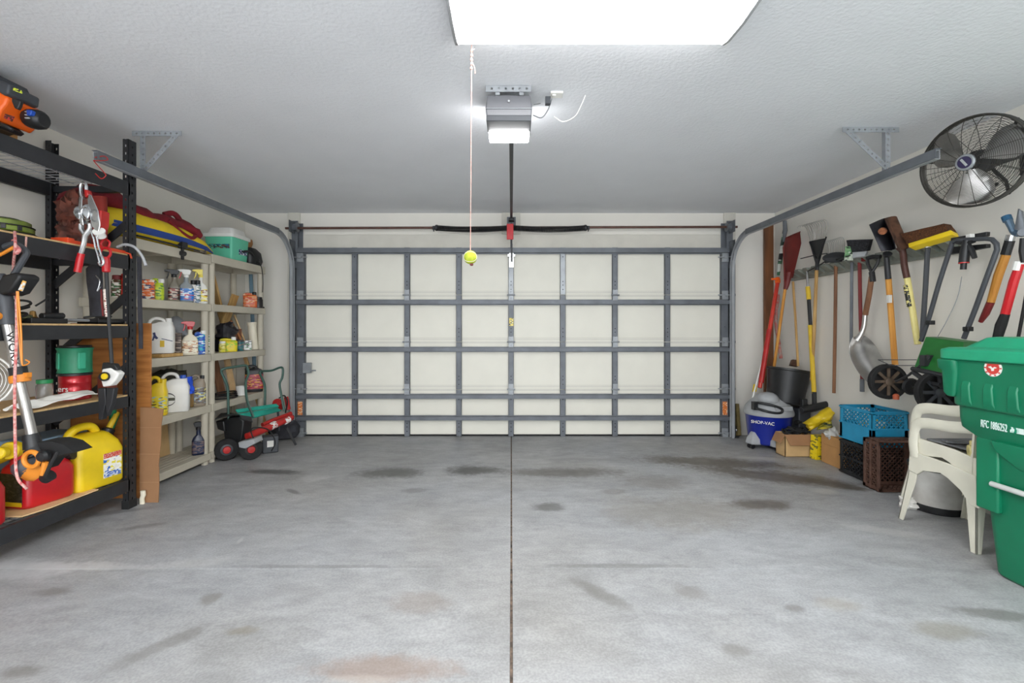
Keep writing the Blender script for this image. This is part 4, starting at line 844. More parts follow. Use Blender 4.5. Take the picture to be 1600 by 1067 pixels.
# -- shelf 4 of the first unit
def carton(name, label, cat, px, py, X, zb, w_, d_, m, rz=.5, bevel=.002):
    Y = place(px, X); H_ = top_z(px, py, X)-zb; b = B(TR(X, Y, zb, rz)); b.box(-w_/2, w_/2, -d_/2, d_/2, 0, H_); return solo(name, label, cat, b, m, bevel=bevel)
aerosol('brown and white can seen through the black rack on the upper resin shelf', 183, 430, -2.78, S4, pw_('can_brown', ('5a3a24', 'e4e0d6', '3a6a3a', '5a3a24')), M_['dred'], .033, 'paint_can', 'can')
aerosol('red spray can seen through the black rack on the upper resin shelf', 197, 428, -2.74, S4, pw_('can_redp', ('d02a1e', 'c8281c', 'b02018', 'e05040')), M_['redm'], .033)
carton('powder_box', 'orange and white cleaner box on the upper resin shelf', 'box', 231, 437, -2.78, S4, .085, .05, pw_('orange_box', ('ea6a28', 'f0e8dc', 'e8702c', '3a4468', 'ec7a38')))
jug('small lime green jug with a white handle beside the orange box', 246, 437, -2.76, S4, .085, .05, pw_('lime_label', ('b9cf2c', 'c4d838', '4a8a30', 'b9cf2c')), None, M_['white'], .5)
sprayer('clear spray bottle with a black trigger on the upper resin shelf', 272, 421, -2.74, S4, mat('clear_brown', 'a09888', .3, trans=.4), pw_('black_red', ('2a1c18', '8a3a30', 'c8b8a8', '2a1c18')), M_['black'], .07, .05, fwd=-1)
sprayer('blue window cleaner bottle with a red and white trigger on the upper resin shelf', 291, 421, -2.73, S4, mat('clear_grey', 'b8c0c4', .2, trans=.4), pw_('window_blue', ('2a78c8', '1f62b8', 'e8ecf0', '2a80cc', 'c84048')), M_['white'], .095, .055, two=M_['red'], fwd=-1)
aerosol('white aerosol can with a black cap, left of the matching pair', 302, 438, -2.72, S4, pw_('aero_white', ('ecebe6', 'e8e6e0', '4a6a9a', 'ecebe6')), M_['black'], .022, group='white aerosol cans')
aerosol('white aerosol can with a black cap, right of the matching pair', 309, 438, -2.70, S4, pw_('aero_white2', ('ecebe6', '8a9ab0', 'e8e6e0', '3a6a5a')), M_['black'], .022, group='white aerosol cans')
sprayer('white spray bottle with a yellow trigger and yellow label', 314, 421, -2.71, S4, M_['white'], pw_('yellow_label', ('ece8d8', 'e8d23c', 'e4dcc0', '8a4a3a', 'e8d23c')), mat('pale_yellow', 'ecd95a', .4), .085, .05, fwd=-1)
aerosol('dark brown bottle at the end of the upper resin shelf', 324.5, 440, -2.72, S4, mat('dark_brown_glass', '3a2418', .3), M_['dred'], .022, 'bottle', 'bottle')
# -- shelf 3
jug('large white weed killer jug printed with a hand sprayer on the third resin shelf', 252, 497, -2.76, S3+.03, .17, .11, M_['white'], None, M_['white'], .5, k0=.72)
Y = place(252, -2.76); M = TR(-2.76, Y, S3+.03, .5); kk = bpy.context.scene.objects['jug.001'] if 'jug.001' in bpy.context.scene.objects else None
b = B(M); b.prism([(-.045, .16), (-.03, .165), (-.025, .14), (-.01, .12), (-.02, .11), (-.035, .12), (-.04, .10), (-.05, .10), (-.04, .14)], -.0575, -.0555, 'xz'); b.bar((.01, -.0565, .115), (.08, -.0565, .095), .003, .005)
part('printed_sprayer', b, mat('ink_blue', '2a3060', .5), kk)
b = B(M); b.box(.0, .028, -.0575, -.0555, .05, .10); part('yellow_print', b, M_['yellowd'], kk)
b = B(M); b.prism([(-.075, .03), (-.06, .035), (-.05, .07), (-.065, .08), (-.075, .06)], -.0575, -.0555, 'xz'); part('leaf_print', b, M_['green'], kk)
b = B(); Y = place(252, -2.76); b.box(-2.83, -2.68, Y-.10, Y+.13, S3, S3+.026); solo('wooden_board', 'short wooden board under the large white jug', 'board', b, M_['pine'], bevel=.002)
b = B(TR(-2.84, place(233, -2.84), S3, 0)); b.lathe([(0, 0), (.045, 0), (.045, .16), (.02, .20), (0, .2)], (0, 0, 0), 16); b.lathe([(0, .2), (.03, .2), (.032, .235), (.0, .24)], (0, 0, 0), 14, 1); solo('blue_cap_bottle', 'pale bottle with a blue cap behind the plywood sheet', 'bottle', b, [M_['white'], M_['blue']])
k = thing('clear_jug', 'clear plastic jug leaning behind the white jug', 'jug', (-2.86, place(281, -2.86), S3))
b = B(TR(-2.88, place(283, -2.88), S3+.16, -.4, 0, -.5)); b.loft([rr(.10, .09, z, .03) for z in (-.02, .0, .14)]+[rr(.06, .06, .18, .028)]); b.box(-.09, .09, -.05, .05, -.16, -.15); part('body', b, mat('cloudy_plastic', 'b9bdc4', .3, trans=.25), k)
b = B(); Y = place(283, -2.88); b.box(-2.95, -2.80, Y-.07, Y+.07, S3, S3+.12); solo('jug_rest', 'white plastic tub under the leaning clear jug', 'tub', b, M_['white'], bevel=.01)
carton('seed_box', 'narrow dark brown box with pale print beside the large white jug', 'box', 277, 520, -2.78, S3, .06, .05, pw_('brown_box', ('4a3a34', '5a4a40', '3a2c28', 'a89888')))
sprayer('cream spray bottle with a red trigger on the third resin shelf', 297, 502, -2.72, S3, M_['cream'], pw_('cream_label', ('ece6d4', 'e8e0c8', 'c89a70', 'ece6d4', '8a5a40')), M_['red'], .10, .06, fwd=-1)
jug('blue and teal bottle with a small white cap beside the cream spray bottle', 313, 520, -2.71, S3, .075, .05, pw_('blue_teal', ('1f52b0', '2460c0', '2ab0c0', 'e0e8f0', '1f52b0')), None, M_['white'], name='detergent_bottle', cat='bottle', k0=.86)
carton('checked_box', 'small box with white squares and green base beside the blue bottle', 'box', 323, 524, -2.72, S3, .05, .04, pw_('check_box', ('e8e8e4', '3a3a3a', 'e8e8e4', '3a8a40')))
b = B(); b.lump((-2.90, place(313, -2.90), S3+.12), (.08, .14, .10), 9, .35); solo('brown_paper_bag', 'crumpled brown bag at the back of the third resin shelf', 'bag', b, mat('brown_bag', '6a4c38', .9, var=.3, bump=.5, bscale=20))
# -- shelf 2
k = jug('yellow jug with a moulded handle on the second resin shelf', 246, 589, -2.75, S2, .13, .085, M_['yellow'], pw_('yellow_jug_label', ('e8d430', 'e0cc28', '6a5a20', 'e8d430', 'a8c0d0'), 40), M_['yellow'], k0=.60)
k = jug('large white jug with a round black emblem and a blue rag on its handle', 273, 583, -2.74, S2, .20, .12, M_['white'], None, M_['blue'], k0=.62)
Y = place(273, -2.74); M = TR(-2.74, Y, S2, .5)
b = B(M)
for a0, a1 in ((.35, 2.7), (3.5, 5.9)): b.tube([(-.035+.048*math.cos(t), -.0615, .105+.048*math.sin(t)) for t in [a0+(a1-a0)*i/12 for i in range(13)]], [.0015+.0025*math.sin(PI*i/12) for i in range(13)], 6)
part('emblem_ring', b, M_['black'], k)
b = B(M); b.box(-.07, .01, -.063, -.0605, .095, .118); part('emblem_word_band', b, mat('ink_olive', '4a4a3a', .5), k)
b = B(); Y2 = place(292, -2.70); b.patch([(-2.665, Y2-.06, S2+.13), (-2.665, Y2+.03, S2+.13), (-2.68, Y2+.03, S2+.27), (-2.69, Y2-.05, S2+.27)], .014, 8, bulge=.01, wob=.02, seed=2); solo('blue_rag', 'bright blue rag hanging over the side of the white jug', 'rag', b, mat('blue_rag', '1d4fd0', .8, var=.15, scale=20))
jug('tan motor oil bottle with a black cap on the second resin shelf', 309, 586, -2.73, S2, .12, .07, M_['tan'], pw_('oil_label', ('7d7468', '6a6058', '8fa2b8', 'd8cf80', '4a3a34')), M_['black'], name='oil_bottle', cat='bottle', k0=.70)
b = B(); b.lathe([(0, 0), (.045, 0), (.045, .12), (.03, .15), (0, .16)], (-2.82, place(322, -2.82), S2), 14); solo('blue_tub', 'small blue bottle behind the tan motor oil bottle', 'bottle', b, mat('teal_blue', '2060a0', .4))
carton('amber_bottle', 'narrow amber bottle between the white jug and the oil bottle', 'bottle', 299, 598, -2.74, S2, .035, .05, M_['amber'], bevel=.01)
b = B(); b.lump((-2.90, place(262, -2.90), S2+.22), (.10, .22, .10), 4, .4); b.box(-2.98, -2.85, place(262, -2.90)-.2, place(262, -2.90)+.22, S2, S2+.16); solo('dark_clutter_bag', 'dark bag at the back of the second resin shelf', 'bag', b, mat('dark_olive_bag', '3c3a30', .8, var=.5, scale=12, dirt='1a1c18'))
# -- shelf 1
sprayer('dark blue spray bottle on the bottom resin shelf', 310, 659, -2.73, S1, mat('ink_navy', '1a2440', .3), pw_('navy_label', ('5a4a50', '2a3050', '6a5a5a', '1a2440')), M_['black'], .085, .06)
b = B(); b.patch([(-3.0, 3.55, S1+.002), (-2.98, 4.02, S1+.002), (-3.01, 4.02, .47), (-3.03, 3.55, .47)], .006, 6); solo('backing_board', 'tan board leaning on the wall behind the bottom resin shelf', 'board', b, M_['cardl'])
b = B(); b.tube([(-2.95, 3.52, S1), (-2.96, 3.52, .475)], .045, 14); solo('white_pipe', 'short white pipe standing on the bottom resin shelf by the wall', 'pipe', b, M_['white'])

# -- on top: duffel, red bundle, clamp
db = thing('striped_kite_bag', 'long yellow fabric bag with a blue stripe on top of the resin shelves', 'bag', (-2.78, 3.55, S5))
pts = [(-2.78, 3.02, S5+.11), (-2.77, 3.10, S5+.10), (-2.76, 3.25, S5+.10), (-2.75, 3.5, S5+.10), (-2.74, 3.75, S5+.095), (-2.73, 3.98, S5+.07), (-2.72, 4.16, S5+.04)]
rad = [(.04, .05), (.10, .085), (.12, .10), (.12, .098), (.115, .09), (.10, .062), (.03, .02)]
b = B(); b.tube(curve(pts, 3), [tuple(a+(c_-a)*j/3 for a, c_ in zip(rad[i], rad[i+1])) for i in range(6) for j in range(3)]+[rad[-1]], 18); part('body', b, mat('yellow_nylon', 'e3c41e', .6, var=.12, scale=6, bump=.5, bscale=14), db)
b = B(); cpts = curve(pts, 3); rr2 = [tuple(a+(c_-a)*j/3 for a, c_ in zip(rad[i], rad[i+1])) for i in range(6) for j in range(3)]+[rad[-1]]
lo = [[cpts[i]+V((r_[0]*1.02*math.cos(a), 0, r_[1]*1.02*math.sin(a))) for a in (-.62, -.45, -.28, -.12)] for i, r_ in enumerate(rr2)]
for i in range(2, len(lo)-1):
    for j in range(3): b.add([lo[i][j], lo[i+1][j], lo[i+1][j+1], lo[i][j+1]], [(0, 1, 2, 3)])
part('blue_stripe', b, mat('blue_nylon', '1d3f8c', .6), db)
b = B(); pts = [(-2.82, 3.0, S5+.15), (-2.82, 3.08, S5+.24), (-2.80, 3.22, S5+.245), (-2.78, 3.45, S5+.195), (-2.76, 3.68, S5+.20), (-2.72, 3.85, S5+.20), (-2.68, 3.95, S5+.14)]
b.tube(curve(pts, 3), [(.13-.07*i/18+.012*math.sin(i*1.7), .085-.045*i/18+.012*math.sin(i*2.3)) for i in range(19)], 16); b.tube(curve([(-2.68, 3.60, S5+.20), (-2.645, 3.68, S5+.13), (-2.63, 3.78, S5+.10), (-2.65, 3.86, S5+.13)]), [(.022, .014)]*16, 8)
b.tube(curve([(-2.76, 3.66, S5+.26), (-2.73, 3.72, S5+.285), (-2.72, 3.77, S5+.25), (-2.73, 3.80, S5+.20)]), .022, 8)
solo('red_garment', 'dark red fabric garment draped over the yellow striped bag', 'garment', b, M_['maroon'])
b = B(); b.lump((-2.77, 2.93, zB_+.24), (.09, .07, .13), 2, .7, 3.0, 26, 18); b.lump((-2.76, 2.91, zB_+.10), (.08, .07, .10), 7, .6, 3.0, 26, 18)
solo('leather_gloves', 'bundle of dark leather work gloves on the second deck behind the cable puller', 'gloves', b, M_['leather'])
b = B(); b.loft([rr(.09, .05, z, .02, -2.64, 2.95) for z in (zB_, zB_+.05, zB_+.28, zB_+.36)]); solo('red_cushion', 'upright dark red cushion beside the leather gloves', 'cushion', b, mat('brick_cloth', '8a2a20', .85, var=.15))
b = B(); b.tube([(-2.64, 3.25, S5+.012), (-2.64, 3.9, S5+.012)], .008, 6); b.box(-2.665, -2.625, 3.68, 3.74, S5, S5+.05); b.box(-2.655, -2.64, 3.70, 3.72, S5-.09, S5+.02); b.tube([(-2.645, 3.69, S5-.04), (-2.645, 3.73, S5-.04)], .02, 10)
solo('bar_clamp', 'black bar clamp lying along the edge of the top resin shelf', 'clamp', b, M_['black'], bevel=.002)
b = B(); b.lump((-2.70, 3.98, S5+.03), (.05, .07, .035), 6, .3); solo('grey_gloves', 'small grey gloves beside the end of the striped bag', 'gloves', b, mat('grey_gloves', '7a7060', .8, var=.3))
# -- cooler and black bag on the second unit
S5b = S5+.02
y0, y1 = 4.44, 4.73; X = -2.70; ck = thing('cooler', 'teal cooler with a white lid on top of the resin shelves', 'cooler', (-2.82, 4.28, S5b))
zt = top_z(380, 378, -2.70)
b = B(); b.loft([rr(.25, y1-y0-.03, S5b+.002, .02, -2.825, (y0+y1)/2), rr(.27, y1-y0, S5b+.225, .02, -2.825, (y0+y1)/2)]); part('body', b, M_['tealc'], ck)
b = B(); b.loft([rr(.30, y1-y0+.02, S5b+.222, .02, -2.825, (y0+y1)/2), rr(.30, y1-y0+.02, S5b+.255, .02, -2.825, (y0+y1)/2), rr(.26, y1-y0-.04, S5b+.262, .03, -2.825, (y0+y1)/2), rr(.23, y1-y0-.07, S5b+.315, .04, -2.825, (y0+y1)/2), rr(.17, y1-y0-.12, S5b+.325, .04, -2.825, (y0+y1)/2)]); part('lid', b, M_['white'], ck)
b = B(); b.box(-2.703, -2.690, 4.56, 4.69, S5b+.07, S5b+.12); part('navy_badge', b, printed('cooler_badge', ('1c2c5a', '24386a', 'e0e4ea', '1c2c5a'), 60), ck)
b = B(); b.box(-2.93, -2.72, y0-.001, y0+.012, S5b+.11, S5b+.15); part('end_sticker', b, printed('cooler_print', ('2a6a8a', '1c2c3a', '6a4a3a', '63c6a4'), 50), ck)
b = B(); b.loft([rr(.16, .22, S5b+.002, .04, -2.77, 4.87), rr(.20, .24, S5b+.05, .05, -2.77, 4.87), rr(.18, .22, S5b+.14, .05, -2.77, 4.86), rr(.12, .14, S5b+.18, .04, -2.77, 4.85)]); b.tube(curve([(-2.70, 4.60, S5b+.10), (-2.68, 4.72, S5b+.12), (-2.69, 4.84, S5b+.06)]), .012, 8)
b.tube(curve([(-2.67, 4.86, S5b+.05), (-2.655, 4.90, S5b-.02), (-2.652, 4.92, S5b-.16), (-2.652, 4.91, S5b-.28)]), .004, 6); b.lump((-2.69, 4.87, S5b+.05), (.03, .04, .03), 3)
solo('black_equipment_bag', 'black equipment bag with a dangling cord beside the teal cooler', 'bag', b, M_['black'])
b = B(); b.lathe([(0, 0), (.05, 0), (.065, .05), (.06, .09), (0, .10)], (-2.80, 4.86, S5b+.182), 14); solo('tan_cap', 'tan cloth cap on top of the black equipment bag', 'cap', b, mat('tan_cloth', 'a8774a', .9))
# -- second unit shelves
b = B(); b.bar((-2.97, place(371, -2.80)-.1, 1.0), (-2.80, place(368, -2.80), 1.56), .10, .02, up=V((1, 0, 0))); solo('leaning_plank', 'wide weathered plank leaning on the upper shelf of the farther resin unit', 'plank', b, M_['pine'], bevel=.002)
jug('orange and yellow bottle with a black cap on the upper shelf of the farther unit', 391, 459, -2.74, S4, .13, .07, pw_('orange_bottle', ('d86a34', 'c8503a', 'd8b090', 'd87a3a')), None, M_['black'], name='cleaner_bottle', cat='bottle', k0=.8)
aerosol('black bottle beside the orange one on the upper shelf of the farther unit', 403.5, 464, -2.69, S4, mat('black_label', '282324', .4), M_['black'], .045, 'black_bottle', 'bottle')
b = B(); b.box(-2.76, -2.665, 4.93, 4.975, S4, S4+.016); solo('black_scraper', 'flat black scraper at the end of the upper shelf of the farther unit', 'scraper', b, M_['black'], bevel=.002)
jug('yellow green bottle on the middle shelf of the farther unit', 357, 530, -2.73, S3, .15, .07, pw_('yg', ('e0cc20', 'd8c020', '8ac030', 'e0cc20')), None, M_['white'], name='fertilizer_bottle', cat='bottle', k0=.82)
aerosol('small yellow bottle beside the shelf post on the middle shelf', 347.5, 533, -2.73, S3, pw_('yg2', ('d8d040', 'e8e090', 'b0a830')), M_['white'], .03, 'yellow_bottle', 'bottle')
aerosol('teal and dark bottle on the middle shelf of the farther unit', 374, 531, -2.73, S3, pw_('teal_can', ('2a7a80', '2a6a78', '3a3430', '8a7a70')), M_['dgrey'], .04, 'teal_bottle', 'bottle')
carton('white_tin', 'white tin printed with a dark picture beside the teal bottle', 'tin', 385.5, 532, -2.73, S3, .09, .06, pw_('white_tin', ('e8e8e4', 'e4e4e0', '2a2a2a', 'e8e8e4', '3a7a40')), bevel=.006)
b = B(); b.tube([(-2.73, place(397, -2.73)+.0, S3), (-2.76, place(395, -2.76)-.02, 1.27)], .042, 16); b.tube([(-2.76, place(395, -2.76)-.02, 1.25), (-2.762, place(395, -2.76)-.022, 1.285)], .047, 16); solo('pvc_pipe', 'short cream plastic pipe leaning on the middle shelf of the farther unit', 'pipe', b, M_['cream'])
b = B(); b.tube([(-2.84, place(404, -2.72)+.15, .55), (-2.93, place(392, -2.90)+.05, 1.84)], .02, 10); solo('blue_conduit', 'long blue tube leaning behind the farther resin unit', 'tube', b, mat('blue_grey_tube', '6a8a9c', .4))
b = B(); b.bar((-2.78, place(386, -2.74)+.05, S3), (-2.88, place(372, -2.80), 1.30), .05, .018); solo('orange_wood_stake', 'orange brown wooden stake leaning behind the teal bottle', 'stake', b, mat('orange_wood', 'b0713c', .7, var=.15), bevel=.002)
b = B(); b.bar((-2.80, place(392, -2.74)+.05, S3), (-2.88, place(378, -2.80), 1.36), .02, .012); solo('thin_lath', 'thin pale wooden lath leaning beside the orange brown stake', 'lath', b, M_['ply2'])
b = B(); b.bar((-2.88, 4.72, 1.0), (-2.97, 4.55, 1.78), .09, .02); solo('back_board', 'pale wooden board leaning on the wall behind the farther resin unit', 'board', b, M_['pine'], bevel=.002)
b = B(); b.lump((-2.85, place(353, -2.85), S3+.17), (.08, .12, .10), 12, .5); b.box(-2.92, -2.79, place(353, -2.85)-.1, place(353, -2.85)+.1, S3, S3+.12); solo('dark_bag', 'dark crumpled plastic bag on the middle shelf of the farther unit', 'bag', b, mat('bin_bag', '33323a', .35, var=.4, scale=20))
b = B(); b.box(-2.90, -2.83, place(367, -2.86)-.08, place(367, -2.86)+.07, S3, S3+.22); solo('brown_block', 'reddish brown wooden block behind the yellow bottle', 'wooden block', b, mat('red_brown_wood', '8a5a44', .7))
# shelf 2, farther unit
k = jug('red and yellow weed killer jug with a black top on the farther resin unit', 397, 571, -2.75, S2, .17, .09, M_['black'], pw_('red_jug', ('a82838', 'b03040', 'e0a030', 'c86a70', '8a2030'), 30), M_['black'], name='weed_killer_jug', k0=.78)
b = B(); b.lathe([(0, 0), (.042, 0), (.052, .09), (.048, .09), (.04, .01), (0, .01)], (-2.73, place(377, -2.73), S2), 18); solo('white_cup', 'small white plastic cup on the second shelf of the farther unit', 'cup', b, M_['white'])
b = B()
for i in range(3): b.tube([(-2.76+(.09-.01*i)*math.cos(t), place(352, -2.76)+.13*math.sin(t), S2+.012+.02*i) for t in [2*PI*j/24 for j in range(24)]], .007, 6, closed=True)
solo('coiled_black_cord', 'coiled black cord on the second shelf of the farther unit', 'cord', b, M_['rubber'])
b = B(); b.bar((-2.86, place(372, -2.8)+.03, S2), (-2.93, place(365, -2.86), .90), .08, .02); b2 = solo('board_offcut', 'wooden board offcut leaning behind the white cup', 'board', b, M_['ply2'], bevel=.002)
b = B(); b.bar((-2.90, 4.62, S2), (-2.96, 4.58, .92), .10, .02); solo('brown_board_offcut', 'brown wooden board offcut leaning behind the red jug', 'board', b, M_['oldwood'], bevel=.002)
b = B(); a = onx(418, 575, -2.88); e = onx(434, 628, -2.72); b.bar((-2.92, 5.02, .98), (-2.70, 5.12, fz(5.1)), .075, .035); solo('pine_stake', 'pale timber stake leaning in the corner beside the resin shelves', 'timber', b, M_['pine'], bevel=.002)

# ------------------------------------------------------------------ garden kneeler and electric tiller on the floor
gk = thing('garden_kneeler', 'green tube garden kneeler with a teal pad resting on the red machine', 'garden kneeler', (-2.45, 4.5, .5))
def G(px, py, Y): return at(px, py, Y)
tb_ = mat('kneeler_green', '3a5a50', .35, .2)
b = B(); b.tube(curve([G(357, 655, 4.28), G(356, 610, 4.28), G(352, 595, 4.27), G(346, 581, 4.26), G(350, 576, 4.27), G(368, 573, 4.34), G(382, 571, 4.40), G(386, 573, 4.41), G(388, 585, 4.40), G(384, 598, 4.38), G(386, 625, 4.36), G(396, 652, 4.34)], 4), .0115, 8)
part('handle_frame', b, tb_, gk)
b = B(); b.tube(curve([G(414, 636, 4.72), G(414, 605, 4.72), G(410, 592, 4.70), G(406, 583, 4.68), G(409, 580, 4.70), G(424, 579, 4.80), G(438, 574, 4.90), G(442, 577, 4.92), G(441, 590, 4.90), G(437, 600, 4.88), G(440, 620, 4.86), G(444, 642, 4.84)], 4), .0115, 8)
part('handle_frame', b, tb_, gk)
b = B(); b.patch([G(368, 640, 4.30), G(431, 631, 4.74), G(436, 636, 4.74), G(372, 645, 4.30)], .02, 4); b.patch([G(370, 647, 4.30), G(433, 637, 4.74), G(440, 642, 4.86), G(390, 655, 4.40)], .02, 4); part('kneeling_pad', b, M_['teal'], gk, bevel=.006)
et = thing('electric_tiller', 'red and black electric garden tiller with two black wheels beside the shelves', 'garden tiller', (-2.42, 4.3, 0))
def wheel(b, c, r, w_, ax, m=0): b.lathe([(0, -w_/2), (r*.88, -w_/2), (r, -w_*.3), (r, w_*.3), (r*.88, w_/2), (0, w_/2)], c, 24, m, axis=ax)
w1 = onf(392, 718); w2 = onf(354, 719); w1.z += .0
ax = (w1-w2).normalized()
for w_ in (w1, w2):
    c = V((w_.x, w_.y, fz(w_.y)+.098)); b = B(); b.lathe([(.05, -.022), (.088, -.022), (.098, -.014), (.098, .014), (.088, .022), (.05, .022), (.05, -.022)], c, 24, axis=(.6, -.8, 0)); wh = part('wheel', b, M_['rubber'], et)
    b = B(); b.lathe([(0, -.024), (.05, -.02), (.05, .02), (.025, .024), (.022, .034), (0, .036)], c, 20, axis=(.6, -.8, 0)); part('hub', b, M_['dgrey'] if w_ is w2 else mat('hub_dark', '2a2425', .5), wh)
    b = B(); b.lathe([(0, .02), (.034, .024), (.03, .04), (0, .042)], c, 16, axis=(.6, -.8, 0)); part('hub_cap', b, M_['redm'], wh)
Yk = 4.2
b = B(); slab(b, [(354, 652), (378, 648), (388, 655), (386, 680), (378, 700), (370, 705), (360, 700), (358, 680)], 4.27, 4.42); slab(b, [(345, 655), (358, 655), (360, 672), (348, 668)], 4.24, 4.40); part('housing', b, M_['black'], et, bevel=.01)
b = B(); b.patch([G(336, 655, 4.10), G(375, 648, 4.10), G(376, 648, 4.45), G(345, 646, 4.45)], .008, 4, bulge=.01); b.patch([G(374, 648, 4.10), G(393, 651, 4.12), G(395, 660, 4.10), G(378, 655, 4.10)], .01, 4); part('tine_shield', b, M_['black'], et, bevel=.002)
b = B(); b.tube([G(386, 682, 4.22), G(420, 668, 4.45), G(456, 652, 4.72)], [.032, .034, .030], 12); part('red_boom', b, M_['redm'], et)
b = B(); b.tube([G(410, 664, 4.5), G(432, 655, 4.65), G(455, 646, 4.8)], [.022, .024, .022], 12); part('red_boom', b, M_['redm'], et)
b = B(); b.tube([G(444, 659, 4.62)+V((0, -.0, .002)), G(451, 655.5, 4.675)+V((0, 0, .002))], [.0335, .0335], 14); b.tube([G(422, 667, 4.46), G(430, 663, 4.52)], [.0355, .0355], 14); part('white_sticker', b, printed('boom_sticker', ('e8e4e0', 'd8d4d0', 'b03a3a', 'e8e4e0'), 50), et)
b = B(); slab(b, [(379, 688), (403, 683), (405, 690), (390, 698), (380, 696)], 4.12, 4.26); part('guard_plate', b, M_['lgrey'], et, bevel=.006)
b = B(); b.box(-.07, .07, -.06, .06, 0, .16, 0, TR(onf(418, 708).x, onf(418, 708).y+.05, fz(4.4), .5)); part('battery_box', b, M_['dgrey'], et, bevel=.01)
b = B(); b.box(-.028, .028, -.063, -.0605, .06, .12, 0, TR(onf(418, 708).x, onf(418, 708).y+.05, fz(4.4), .5)); part('white_label', b, M_['paper'], et)
b = B(); b.tube(curve([G(398, 690, 4.2), G(392, 672, 4.18), G(403, 668, 4.2), G(420, 672, 4.3), G(430, 690, 4.35), G(424, 705, 4.35)]), .006, 6); part('power_lead', b, M_['rubber'], et)
b = B(); b.bar(G(448, 668, 4.70), (G(462, 688, 4.75).x, 4.75, fz(4.7)+.01), .02, .02); b.tube([G(455, 652, 4.72), G(459, 650, 4.72)], .012, 8); part('stand_leg', b, M_['black'], et)
b = B(); c = onf(436, 690); b.lump((c.x-.02, c.y+.16, fz(4.8)+.08), (.16, .14, .13), 15, .25, flat=-.075); solo('dark_sack', 'dark grey cloth sack slumped on the floor behind the red machine', 'sack', b, M_['dcloth'])
k = thing('hand_pump', 'small red air pump with black hose behind the green kneeler', 'pump', (-2.52, 5.0, .3))
b = B(); b.lathe([(0, -.06), (.05, -.06), (.06, 0), (.045, .05), (0, .06)], at(434, 632, 4.98), 14, axis=(.2, -.6, .5)); b.tube([at(447, 620, 5.0), at(451, 640, 5.0)], .022, 10); part('body', b, M_['redm'], k)
b = B(); b.tube(curve([at(436, 622, 4.95), at(444, 618, 4.95), at(449, 628, 4.95), at(446, 645, 4.95)]), .007, 6); part('hose', b, M_['rubber'], k)
b = B(); b.tube([at(434, 640, 4.98), at(437, 682, 4.98)], .012, 8); part('stand', b, M_['dgrey'], k)
# ================================================================== right wall: tool rail and the tools hanging from it
XW = 2.985
tr = thing('tool_rail', 'long grey slotted tool rail with angled hangers along the right wall', 'tool rail', (3.0, 4.0, 1.72))
zr0, zr1, ry0, ry1 = 1.725, 1.815, 3.06, 4.93
b = B(); b.box(XW, WR, ry0, ry1, zr0, zr1); part('back_plate', b, mat('rail_grey', '84887f', .5, .1), tr, bevel=.003)
n = 14
for i in range(n):
    y = ry0+.02+(ry1-ry0-.04)*i/n; e = (ry1-ry0)/n-.045
    b = B(); zt = zr1; 
    b.add([(XW, y, zt), (XW, y+e, zt), (XW-.085, y+e-.012, zt+.004), (XW-.085, y+.012, zt+.004), (XW, y, zt-.07), (XW, y+e, zt-.07), (XW-.085, y+e-.012, zt-.012), (XW-.085, y+.012, zt-.012)],
          [(0, 1, 2, 3), (7, 6, 5, 4), (3, 2, 6, 7), (0, 3, 7, 4), (2, 1, 5, 6)]); part('hanger', b, MATS['rail_grey'], tr, bevel=.002)
def R_(px, py, X=2.925): return onx(px, py, X)
def pole(b, pts, r=.0135, X=2.925, n=10, m=0): b.tube([R_(x, y, X) for x, y in pts], r, n, m)

# stud-side: pole saw
k = thing('pole_saw', 'red pole saw with a white and green head leaning in the right corner', 'pole saw', (2.8, 4.9, 0))
b = B(); b.tube([at(1215, 442, 4.98), at(1187, 606, 4.80)], .020, 10); part('pole', b, mat('saw_red', 'c8301c', .4, coat=.2), k)
b = B(); b.tube([at(1202, 515, 4.90), at(1189, 598, 4.80)], .025, 10); part('outer_tube', b, M_['redm'], k)
b = B(); b.tube([at(1192, 560, 4.88), at(1180, 606, 4.82), at(1176, 622, 4.80)], .007, 8); part('white_rod', b, M_['white'], k)
b = B(); b.lathe([(0, -.03), (.026, -.03), (.028, .0), (.022, .03), (0, .035)], at(1215, 438, 4.98), 12, axis=(.1, .2, 1)); b.box(-.03, .03, -.01, .01, -.01, .01, 0, Matrix.Translation(at(1210, 436, 4.95))); part('orange_clamp', b, M_['orange'], k)
b = B(); b.tube([at(1216, 430, 4.98), at(1219, 408, 4.98), at(1222, 385, 4.98), at(1226, 352, 4.98)], [.014, .022, .02, .012], 10); part('head', b, printed('saw_head', ('d8d8d0', '2a3a30', '1a1a1a', 'c8ccc4', '3a6a4a'), 16, stretch=(.2, .2, 1)), k)
b = B(); b.tube([at(1226, 345, 4.97), at(1227, 360, 4.97), at(1224, 378, 4.97)], [.02, .024, .014], 8); part('pulley', b, M_['steel_dk'], k)
